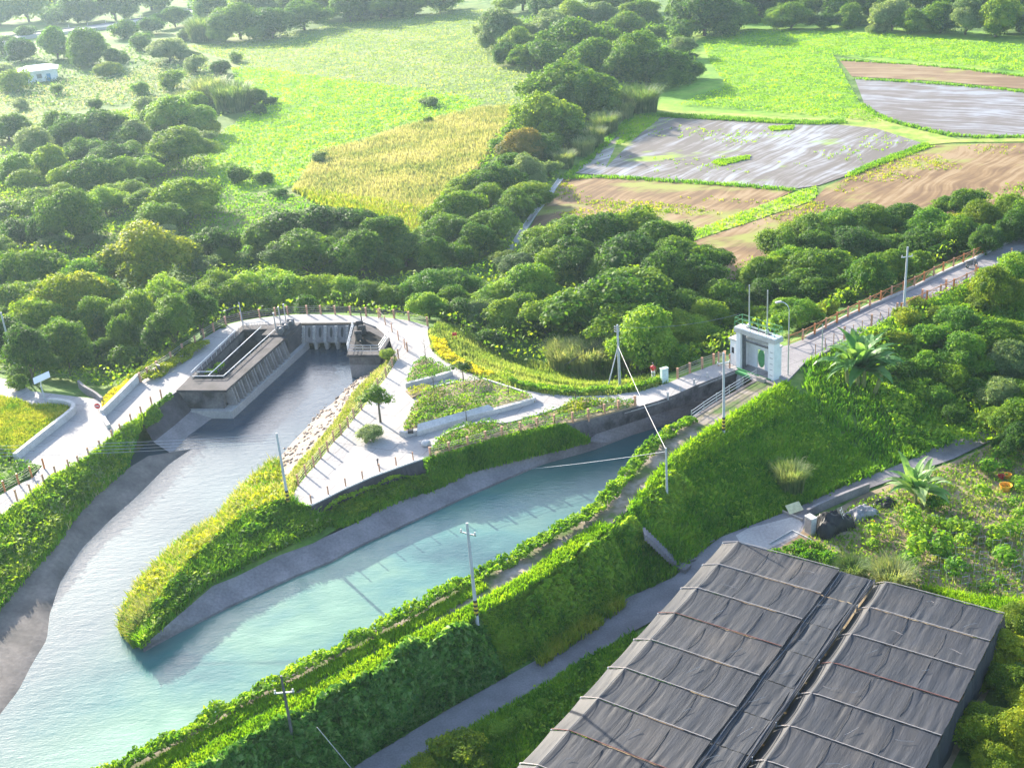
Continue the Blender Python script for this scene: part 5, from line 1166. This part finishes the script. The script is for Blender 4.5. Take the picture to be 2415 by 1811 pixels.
for i, z in enumerate((4.9,5.15,5.4)): wire(['lowest','middle','topmost'][i]+' dark wire leaving the braced pole toward the thicket', q5+V(-.27,-.06,z), P(1330,862,3.6+i*.25)+V(0,0,0), .15, .018, 'black', group='wires of the braced pole')
wire('thin wire from the braced pole to the gatehouse roof', q5+V(.25,0,5.3), Gp(-.6,.4,5.4), .5, .014, 'wire')
wire('pale wire from the slim back pole into the trees', P(573,768,0)+V(0,0,2.6), P(520,735,2.0), .1, .015, 'steel')
# ------------------------------------------------------------------ small things on the paths
def scooter(u, v, z, rz, label):
    t = thing('motor_scooter', label, 'scooter', tuple(P(u, v, z)), rz)
    for x in (-.6, .62):
        w = MB().tube((x,-.05,.25), (x,.05,.25), .25, n=14).build('wheel', M['black'], t); MB().tube((x,-.06,.25), (x,.06,.25), .13, n=10).build('rim', M['steel'], w)
    MB().box((-.35,0,.55), (.8,.28,.3)).box((.1,0,.32), (.6,.3,.08)).box((.45,0,.6), (.12,.34,.62)).build('body', M['machine'], t)
    MB().box((-.35,0,.76), (.75,.26,.1)).build('seat', M['black'], t)
    MB().tube((.42,-.33,1.02), (.42,.33,1.02), .025).tube((.45,0,.85), (.42,0,1.02), .03).box((.5,0,.9), (.1,.16,.12)).build('handlebar', M['steel'], t)
scooter(369,884,0,.9,'parked dark scooter in the shade beside the left pavement railing')
scooter(2291,630,0,.35,'dark scooter on the bridge road near the right edge')
cab = thing('control_cabinet', 'pale green upright cabinet at the inlet path beside the dark trees', 'cabinet', tuple(P(1567,902,-.05)), .4)
MB().box((0,0,.75), (.7,.4,1.5)).box((0,0,1.53), (.78,.48,.06)).build('body', plain('cabinet_paint', (.55,.68,.62), .5), cab); MB().box((0,-.21,.78), (.6,.02,1.3)).build('door', plain('cabinet_door_paint', (.50,.64,.60), .5), cab)
sg = thing('no_entry_sign', 'small red and white round road sign at the junction', 'sign', tuple(P(233,972,0)), -.1)
MB().tube((0,0,0), (0,0,.55), .03).build('shaft', M['steel'], sg); dsc = MB().tube((0,-.03,.7), (0,.0,.7), .3, n=18).build('disc', M['red'], sg); MB().box((0,-.04,.7), (.42,.02,.12)).build('bar', M['kerb'], dsc)
# person: sitting figure in a red top on the grass wedge edge
def skin_body(name, verts, edges, radii, mat, parent):
    me = bpy.data.meshes.new(name); me.from_pydata(verts, edges, []); me.materials.append(mat)
    o = bpy.data.objects.new(name, me); COL.objects.link(o); o.parent = parent
    sk = o.modifiers.new('skin', 'SKIN'); sk.use_smooth_shade = True
    for i, r in enumerate(radii): me.skin_vertices[0].data[i].radius = (r, r); 
    me.skin_vertices[0].data[0].use_root = True
    o.modifiers.new('sub', 'SUBSURF').levels = 1; return o
def make_person():
    t = thing('person', 'person in a red top and pale trousers standing in the grass by the cabinet', 'person', tuple(P(1541,893,-.3)), -.4)
    v = [(0,0,.86),(0,0,1.08),(0,.0,1.32),(0,.01,1.42),(0,.0,1.5)]
    e = [(0,1),(1,2),(2,3),(3,4)]; r = [.15,.135,.15,.06,.06]
    for s in (-1, 1):
        k = len(v); v += [(s*.10,0,.80),(s*.11,.02,.46),(s*.11,-.02,.07),(s*.12,.13,.04)]; r += [.09,.065,.045,.04]; e += [(0,k),(k,k+1),(k+1,k+2),(k+2,k+3)]
        k = len(v); v += [(s*.19,0,1.34),(s*.25,.02,1.08),(s*.24,.12,.86),(s*.24,.16,.78)]; r += [.06,.045,.034,.03]; e += [(2,k),(k,k+1),(k+1,k+2),(k+2,k+3)]
        h = k+3
        for j in range(5):
            q = len(v); x = s*(.24+(-.035+.018*j)); v += [(x, .18+.005*j, .74),(x, .185, .70)] if j else [(s*.20,.20,.76),(s*.19,.22,.73)]; r += [.012,.009]; e += [(h,q),(q,q+1)]
    skin_body('body', v, e, r, plain('skin', (.45,.28,.20), .6), t)
    MB().lathe([(.03,-.115),(.075,-.08),(.095,0),(.09,.06),(.06,.105),(.01,.12)], (0,.01,1.62), 12).tube((0,.09,1.6), (0,.125,1.59), .018,.012,6).build('head', plain('face_skin', (.47,.30,.22), .6), t, True)
    MB().lathe([(.098,-.02),(.108,.03),(.095,.09),(.05,.13),(.01,.14)], (0,-.012,1.63), 12).build('hair', M['black'], t, True)
    MB().lathe([(.165,.86),(.15,1.02),(.165,1.2),(.17,1.36),(.07,1.45)], (0,0,0), 14).tube((.15,0,1.36),(.25,.02,1.08),.08,.065,8).tube((-.15,0,1.36),(-.25,.02,1.08),.08,.065,8).build('shirt', M['red'], t, True)
    MB().lathe([(.12,.74),(.17,.8),(.168,.9)], (0,0,0), 12).tube((.1,0,.82),(.11,.02,.46),.105,.085,9).tube((.11,.02,.46),(.11,-.01,.08),.085,.065,9).tube((-.1,0,.82),(-.11,.02,.46),.105,.085,9).tube((-.11,.02,.46),(-.11,-.01,.08),.085,.065,9).build('trousers', plain('cotton', (.62,.60,.58), .8), t, True)
make_person()
# stairs from the path to the lower lane
st = MB(); a_, b_ = P(1518,1251,-.5), P(1600,1330,-3.85); dh = unit(V(b_[0]-a_[0], b_[1]-a_[1], 0)); n_ = 13
for k in range(n_):
    q = a_+(b_-a_)*(k+.5)/n_; st.box((q[0],q[1],q[2]-.2), (np.linalg.norm((b_-a_)[:2])/n_*1.02, 1.2, .5), math.atan2(dh[1], dh[0]))
tag(st.build('concrete_steps', M['apron']), 'mossy concrete steps from the canal path down to the lower lane', 'steps')
q = P(1592,1335,ZL); tag(MB().box(q+V(0,0,.15), (2.4,.9,.3), -.7).build('concrete_slab', M['apron']), 'pale concrete slab at the foot of the mossy steps', 'slab')
for i, (u, v, sx, rz, lab) in enumerate([(1628,1325,1.1,.4,'grey sheet lying by the net house corner'),(1640,1300,1.6,.6,'bundle of pale boards at the head of the net house'),(1668,1283,1.5,.5,'pale pipes stacked by the net house corner')]):
    b0 = P(u, v, ZL); mb = MB()
    for k in range(5): mb.box(b0+V(-.1*k,.16*k,.12+.05*(k % 2)), (sx,.12,.1), rz+.05*k)
    tag(mb.build('timber_pile', M['apron' if i else 'lane']), lab, 'boards')
# ------------------------------------------------------------------ shade net house
def net_mat(name, base, tan):
    m, nt, N, L = newmat(name)
    tc = N.new('ShaderNodeTexCoord').outputs['Object']
    st = noise(nt, 1.0, 5, tc, .65, (2.6, .25, 1)); fi = noise(nt, 1.0, 4, tc, .65, (7, .7, 1)); big = noise(nt, .22, 4, tc)
    c = ramp(nt, st, [(.3, tuple(x*.72 for x in base)), (.52, base), (.75, tuple(x*1.4 for x in base))])
    c = mixc(nt, ramp(nt, big, [(.50, (0,)*3), (.75, (.7,)*3)]), c, tan)
    b, o = principled(nt, c, .62, fi, .55, .05, spec=.3); return m
M['net'] = net_mat('shade_cloth', (.030,.033,.042), (.058,.055,.056))
M['net2'] = net_mat('shade_cloth_worn', (.036,.038,.046), (.078,.069,.063))
M['gutter'] = net_mat('shade_cloth_gutter', (.036,.039,.047), (.055,.055,.060))
ZR = -1.0
N0_ = P(1704,1268,ZR); NE1 = V(math.cos(R_(-36.4)), math.sin(R_(-36.4)), 0); NE2 = V(-math.sin(R_(36.4)), -math.cos(R_(36.4)), 0)
BAY = 3.52; NB = 12
nh = thing('net_house', 'large black shade net house with cable ridges along the bottom right', 'net house', tuple(N0_), R_(-36.4))
# local frame: x along the cables, -y down the bays, z up from the eaves
def panel(name, x0, x1, y0, y1, drape, mat, seed, nx=80, ny=16, sag=.10, wr=.045):
    r = np.random.default_rng(seed); xs = np.linspace(x0, x1, nx); ys = np.linspace(y0, y1, ny)
    XX, YY = np.meshgrid(xs, ys); q = (YY-y0)/(y1-y0); Z = -sag*4*q*(1-q)
    for _ in range(34):
        c = r.uniform(x0, x1); w = r.uniform(.05, .15); a = r.uniform(-1, .5)*wr; ph = r.choice([.1, .9, r.random()])
        Z += a*np.exp(-((XX-c-.07*(q-.5)*r.normal())/w)**2)*(np.exp(-((q-ph)/.24)**2))
    Z += .012*np.sin(XX*3.1+seed)+.012*np.sin(XX*9.3+seed*2)*q
    if drape:
        d = np.clip((drape-(XX-min(x0, x1)))/drape, 0, 1); Z -= .50*d
        Z += .05*np.exp(-((XX-min(x0, x1)-drape)/.15)**2)
    v = np.stack([XX, YY, Z], -1).reshape(-1, 3); i = (np.arange(ny-1)[:, None]*nx+np.arange(nx-1)).ravel()
    o = np_mesh(name, v, np.stack([i, i+nx, i+nx+1, i+1], 1), mat, nh, True)
    return o
for k in range(NB):
    y0, y1 = -k*BAY-.03, -(k+1)*BAY+.03
    panel('net_panel', 0, 9.35, y0, y1, 1.35, M['net'] if k % 3 else M['net2'], 200+k)
    panel('net_panel', 12.0, 21.0, y0, y1, .9, M['net2'] if k % 2 else M['net'], 300+k)
    panel('gutter_panel', 9.30, 12.05, y0, y1, 0, M['gutter'], 400+k, 24, 10, .05, .05).location = (0, 0, -.12)
for k in range(NB+1):
    y = -k*BAY
    for x0, x1 in ((0, 9.35), (12.0, 21.0)):
        n = 14; pts = []
        for i in range(n):
            x = x0+(x1-x0)*i/(n-1); dz = .07
            if x-x0 < (1.35 if x0 == 0 else .9): w_ = (1.35 if x0 == 0 else .9); dz -= .50*(w_-(x-x0))/w_*.92
            pts.append(V(x, y, dz))
        m_ = M['rail'] if k % 4 != 3 else plain('rusty_cable', (.22,.08,.06), .6)
        MB().path(pts, .030, 6).build('cable', m_, nh)
    for x in (0, 9.3, 12.0, 20.9):
        MB().tube((x, y, -3.1), (x, y, -.45 if x in (0,) else -.1), .05, n=6).build('post', M['steel'], nh)
for x, z, m_ in ((9.38,.0,'black'),(9.58,-.12,'machine'),(9.8,-.14,'black'),(11.6,-.14,'black'),(11.8,-.10,'machine'),(11.97,-.02,'black'),(1.36,.06,'machine'),(4.0,-.03,'black'),(6.7,-.03,'black'),(12.92,.06,'machine'),(15.6,-.03,'black'),(18.3,-.03,'black')):
    pts = [V(x+(.05 if 9 < x < 12.5 else .015)*math.sin(k*1.7+x*9), -k*BAY/2, z+.03*math.sin(k*2.3+x)) for k in range(NB*2+1)]
    MB().path(pts, .035 if 9 < x < 12.5 else .018, 5).build('edge_rope', M[m_], nh)
r9 = np.random.default_rng(9)
for k in range(NB):
    for x0, x1, n_ in ((1.2, 8.5, 1), (12.8, 20, 2), (10, 11.0, 1)):
        for _ in range(n_):
            x = r9.uniform(x0, x1); y = -(k+r9.uniform(.25, .75))*BAY; L_ = r9.uniform(.5, 1.2); a_ = r9.uniform(.75, 1.15) if r9.random() < .7 else r9.uniform(.0, .3); zz = -.02 if x < 9.3 or x > 12 else -.1
            if x < 1.6: zz = -.1
            pts = [V(x+L_*(i/5-.5)*math.cos(a_), y+L_*(i/5-.5)*math.sin(a_)+.10*math.sin(i*.7+k), zz+.06) for i in range(6)]
            MB().path(pts, .015, 4).build('tie_strip', M['rail'], nh)
mb = MB()
v = []; n_ = 60
for i in range(n_+1):
    y = -i*NB*BAY/n_; w_ = .06*math.sin(i*1.9); v += [(21.02+w_, y, -.05), (21.25-w_, y, -1.6), (21.12+w_, y, -3.0)]
mb.add(v, [f for i in range(n_) for f in ((3*i,3*i+1,3*i+4,3*i+3),(3*i+1,3*i+2,3*i+5,3*i+4))]); mb.build('side_net', M['net'], nh)
# inside of the net house is planted ground in deep shade
tag(MB().sheet([tuple(N0_+NE1*x+NE2*y+V(0,0,ZL+.015-ZR)) for x, y in ((1.6,-.8),(21.5,-.8),(21.5,46),(1.6,46))]).build('nursery_ground', M['soil']), kind='structure')
# ------------------------------------------------------------------ garden behind the net house
gpoly = PL([(1925,1245),(1900,1270),(1960,1330),(2100,1395),(2300,1440),(2450,1480),(2600,1400),(2600,1000),(2440,1020),(2330,1055),(2250,1095),(2145,1132),(2060,1170)], ZL)
leaf_mass('garden_cover', gpoly, 8500, .26, .45, 1.5, LM['light'], kind='stuff', seed=71)
grass('garden_grass', np.c_[scatter(gpoly, 2600), np.full(2600, ZL)], .35, .09, GM['pale'])
leaf_mass('hedge', PL([(1795,1322),(1880,1285),(1925,1285),(1990,1330),(2040,1352),(2020,1368),(1900,1335)], ZL), 2600, .26, .7, 1.1, LM['light'], 'low leafy hedge along the top edge of the net house', 'hedge', 72, base=.1)
grass('garden_grass', flat([(2180,1395),(2300,1420),(2415,1430),(2415,1480),(2360,1462),(2240,1425)], 1500, ZL), .7, .12, GM['bright'])
reed(1985+25, 1335, 80, 'tall green grass clump at the net house edge, left of two', 'grass clump', 'grass_clump', 'reed', .9)
reed(2105, 1350, 105, 'larger grass clump at the net house edge, right of two', 'grass clump', 'grass_clump', 'reed', .9)
proto = None
q = scatter(PL([(1990,1290),(2110,1185),(2300,1100),(2440,1060),(2440,1420),(2200,1390),(2060,1330)], ZL), 44)
for i, (x, y) in enumerate(q):
    if proto is None:
        proto = thing('garden_plant', 'small leafy garden plant in the sandy plot', 'garden plant', (x, y, ZL), 0, 'small plants in the sandy garden')
        MB().tube((0,0,-.1), (0,0,.6), .03, .015, 5).build('stem', M['bark'], proto)
        p_ = rng.normal(0, 1, (130, 3)); p_ /= np.linalg.norm(p_, axis=1)[:, None]; nr = p_.copy(); nr[:, 2] += .5; p_ = p_*np.array([.55,.55,.4])*rng.uniform(.5, 1, (130, 1))+[0, 0, .65]
        v, f = leaves(p_, nr, .24, .5); np_mesh('foliage', v, f, LM['light'], proto); o = proto
    else: o = copy_tree(proto); o.location = (x, y, ZL)
    k = random.uniform(.8, 1.8); o.scale = (k, k, k*random.uniform(.8, 1.2)); o.rotation_euler = (0, 0, random.uniform(0, 6))
proto = None
for j in range(5):
    for i in range(8):
        p = P(2170+i*34+j*9, 1235+j*34+i*7, ZL); lab = 'thin white plant support in the rows of the sandy garden'
        if proto is None:
            proto = thing('plant_support', lab, 'plant support', tuple(p), 0, 'white supports in the garden rows'); mb = MB()
            for x in (-.3, .3): mb.tube((x,0,-.1), (x,0,1.15), .018, n=5)
            for z in (.5, 1.1): mb.tube((-.3,0,z), (.3,0,z), .012, n=4)
            mb.build('frame', M['steel'], proto)
        else: o = copy_tree(proto); o.location = p+V(random.uniform(-.2,.2), random.uniform(-.2,.2), 0); o.rotation_euler = (0, 0, random.uniform(-.4, .4))
def lump(name, label, cat, u, v, sx, sy, h, mat, seed):
    r = np.random.default_rng(seed); n = 20; t_ = np.linspace(-1, 1, n); XX, YY = np.meshgrid(t_, t_); d = np.maximum(abs(XX), abs(YY))
    Z = h*np.clip(1-d**5, 0, 1)**.8*(.68+.22*np.sin(XX*3.3+seed)*np.cos(YY*2.6)+.14*np.sin(XX*7+YY*5+seed))+r.normal(0, h*.05, XX.shape)*(d < .95)
    X2 = XX*sx*(1+.12*np.sin(YY*4+seed)); Y2 = YY*sy*(1+.15*np.cos(XX*3+seed)); i = (np.arange(n-1)[:, None]*n+np.arange(n-1)).ravel()
    o = np_mesh(name, np.stack([X2, Y2, Z-.02], -1).reshape(-1, 3), np.stack([i, i+1, i+n+1, i+n], 1), mat, None, True)
    o.location = P(u, v, ZL); o.rotation_euler = (0, 0, .5); return tag(o, label, cat)
M['tarp'] = surf('black_tarp', (.012,.012,.014), (.035,.034,.036), 1.5, .5, fine=6, bstr=.8, local=True)
M['tarp2'] = surf('grey_tarp', (.20,.20,.21), (.38,.37,.37), 1.0, .6, fine=4, bstr=.8, local=True)
lump('tarp_heap', 'heap covered in black tarpaulin beside the lower lane', 'tarp heap', 1962, 1246, 1.7, 1.1, 1.7, M['tarp'], 3)
lump('tarp_heap', 'low heap under a crumpled grey sheet behind the black heap', 'tarp heap', 2032, 1215, 1.2, .8, .9, M['tarp2'], 4)
lump('tarp_heap', 'small dark heap of garden waste near the low wall', 'tarp heap', 2085, 1190, 1.0, .6, .6, M['tarp'], 6)
q = P(1911,1256,ZL); MBX = MB().box((0,0,.75), (.55,.8,1.5)).box((0,0,1.52), (.62,.88,.06)); cb = thing('meter_cabinet', 'white upright cabinet at the left end of the black heap', 'cabinet', tuple(q), .5)
MBX.build('body', M['kerb'], cb); MB().box((-.285,0,.75), (.02,.68,1.3)).build('door', M['apron'], cb)
a_ = P(2002,1248,ZL); mb = MB(); t_ = a_+V(-.7,.2,1.9); sd = V(.2,.35,0)
for s in (-1, 1): mb.tube(a_+sd*s*.6, t_+sd*s*.6, .03, n=5)
for k in np.linspace(.1, .95, 7): mb.tube(a_+(t_-a_)*k-sd*.6, a_+(t_-a_)*k+sd*.6, .022, n=5)
tag(mb.build('ladder', M['steel']), 'narrow ladder leaning on the black tarpaulin heap', 'ladder')
def tub(u, v, r, h, mat, label, name='tub', cat='tub'):
    return tag(MB().lathe([(r*.78,0),(r,h),(r*1.06,h),(r*1.06,h*.94),(r*.95,h*.92),(r*.7,h*.15)], P(u, v, ZL), 16).build(name, M[mat], smooth=False), label, cat)
tub(2001, 1243, .26, .42, 'red', 'red bucket at the foot of the ladder', 'bucket', 'bucket'); tub(2371, 1156, .5, .55, 'yellow', 'big yellow tub in the sandy garden')
tub(2376, 1128, .3, .45, 'yellow', 'orange bucket behind the big yellow tub', 'bucket', 'bucket'); tub(2398, 1131, .3, .4, 'black', 'black bucket behind the big yellow tub', 'bucket', 'bucket'); tub(2360, 1130, .28, .4, 'red', 'dark red bucket left of the orange one', 'bucket', 'bucket'); tub(2057, 1236, .2, .3, 'yellow', 'small orange pot between the heap and the plants', 'pot', 'pot')
tag(MB().box((0,0,.45), (1.3,.9,.06), (unit(V(1,.3,.1)), unit(V(-.3,1,.55)), unit(V(-.05,-.5,1)))).build('yellow_board', plain('pale_yellow_board', (.62,.58,.34), .6), loc=tuple(P(1873,1208,ZL))), 'pale yellow board lying tilted on the lane side', 'board')
mb = MB(); wall_line(mb, PL([(1815,1283),(1868,1252)], ZL), .08, .12, 0); wall_line(mb, PL([(1868,1252),(1915,1275)], ZL), .08, .12, 0); tag(mb.build('timber_edging', M['kerb']), 'angled pale edging at the corner of the sunlit concrete patch', 'edging')
mb = MB(); wall_line(mb, PL([(1822,1198),(1893,1228)], ZL), .14, .2, 0); tag(mb.build('beam', M['rail']), 'long beam lying across the lane beside the yellow board', 'beam')
# ------------------------------------------------------------------ far left: house, road
hb = P(95,190,ZF); hs = thing('farm_house', 'small white house with a low hipped roof in the meadow at far left', 'house', (hb[0], hb[1], ZF), .28)
MB().box((0,0,1.45), (9.5,6.5,3.1)).build('wall', M['white'], hs)
MB().add([(-5.4,-3.9,2.95),(5.4,-3.9,2.95),(5.4,3.9,2.95),(-5.4,3.9,2.95),(-2.2,0,4.3),(2.2,0,4.3),(-5.4,-3.9,3.1),(5.4,-3.9,3.1),(5.4,3.9,3.1),(-5.4,3.9,3.1)],
   [(6,7,5,4),(7,8,5),(8,9,4,5),(9,6,4),(0,1,7,6),(1,2,8,7),(2,3,9,8),(3,0,6,9),(3,2,1,0)]).build('roof', plain('white_roof', (.75,.73,.74), .5), hs)
for x in (-3, .2): 
    w_ = MB().box((x,-3.28,1.6), (1.3,.06,1.1)).build('window', M['machine'], hs); MB().box((x,-3.3,1.0), (1.5,.14,.08)).build('sill', M['kerb'], w_)
MB().box((2.6,-3.28,1.0), (1.0,.06,2.0)).build('door', plain('blue_door', (.08,.25,.42), .5), hs)
tag(MB().lathe([(.5,0),(.55,.1),(.55,1.1),(.4,1.25),(.1,1.3)], P(117,192,ZF), 14).build('water_tank', plain('blue_tank', (.05,.22,.38), .5)), 'small blue water tank in front of the white house', 'tank')
def on(zz, pts): return PL(pts, zz)
fr = smoothline(on(ZF+1, [(-500,205),(-200,140),(12,90),(120,76),(231,64),(386,40),(520,14),(700,-20)]), 60, 2)
mb = MB(); wall_line(mb, fr, 6.5, .02, 1.1); tag(mb.build('far_road', M['concrete']), kind='structure')
mb = MB(); k_ = offset_line(fr, 3.5); wall_line(mb, k_, .3, .45, .6); t = tag(mb.build('road_barrier', M['lane']), 'low dark barrier along the far road', 'barrier')
mb = MB()
for i in range(0, 59, 2): mb.tube(k_[i]+V(0,0,.4), k_[i]+V(0,0,1.3), .09, n=5)
mb.build('barrier_post', M['kerb'], t)
wire('thin power line above the far road', P(9,97,ZF)+V(0,0,0)+V(0,0,0), P(386,30,4), .6, .03, 'wire') if False else None
# ------------------------------------------------------------------ air, sky, sun, camera
hz = bpy.data.materials.new('haze'); hz.use_nodes = True; nt = hz.node_tree; nt.nodes.clear()
pv = nt.nodes.new('ShaderNodeVolumePrincipled'); pv.inputs['Color'].default_value = (.62,.84,1.0,1); pv.inputs['Density'].default_value = .00018; pv.inputs['Anisotropy'].default_value = .5
ov = nt.nodes.new('ShaderNodeOutputMaterial'); nt.links.new(pv.outputs[0], ov.inputs['Volume'])
hzb = MB().box((0,400,(55-8)/2), (1500,1300,63)).build('haze', hz); tag(hzb, kind='stuff')
SUN_EL, SUN_AZ = R_(21), R_(33)       # the sun stands low beyond the scene, to the left
w = bpy.data.worlds.new('World'); SC.world = w; w.use_nodes = True; nt = w.node_tree
bg = nt.nodes['Background']; sky = nt.nodes.new('ShaderNodeTexSky'); sky.sky_type = 'NISHITA'; sky.sun_disc = False
sky.sun_elevation = SUN_EL; sky.sun_rotation = -SUN_AZ; sky.dust_density = 1.5; sky.air_density = 1.0; sky.ozone_density = 1.5
nt.links.new(sky.outputs[0], bg.inputs[0]); bg.inputs[1].default_value = .15
sl_ = bpy.data.lights.new('sun', 'SUN'); sl_.energy = 5.0; sl_.angle = R_(.6); sl_.color = (1, .90, .74)
so = bpy.data.objects.new('sun', sl_); COL.objects.link(so)
dv = Vector((math.sin(SUN_AZ)*math.cos(SUN_EL), -math.cos(SUN_AZ)*math.cos(SUN_EL), -math.sin(SUN_EL)))
so.rotation_euler = dv.to_track_quat('-Z', 'Y').to_euler(); so.location = (-60, 200, 80)
cam = bpy.data.cameras.new('camera'); cam.sensor_width = 36; cam.sensor_fit = 'HORIZONTAL'; cam.lens = 36*FPX/IW; cam.clip_start = .5; cam.clip_end = 12000
co = bpy.data.objects.new('camera', cam); COL.objects.link(co)
Mx = Matrix(((_R[0], _U[0], -_F[0], 0), (_R[1], _U[1], -_F[1], 0), (_R[2], _U[2], -_F[2], CAMZ), (0, 0, 0, 1))); co.matrix_world = Mx
SC.camera = co
SC.view_settings.view_transform = 'Standard'; SC.view_settings.look = 'None'; SC.view_settings.exposure = 1.68; SC.view_settings.gamma = 1
cy = SC.cycles; cy.max_bounces = 6; cy.diffuse_bounces = 3; cy.glossy_bounces = 3; cy.transmission_bounces = 4; cy.volume_bounces = 0; cy.transparent_max_bounces = 4
cy.use_denoising = True; cy.caustics_reflective = False; cy.caustics_refractive = False; cy.sample_clamp_indirect = 6
try: cy.denoiser = 'OPENIMAGEDENOISE'
except Exception: pass
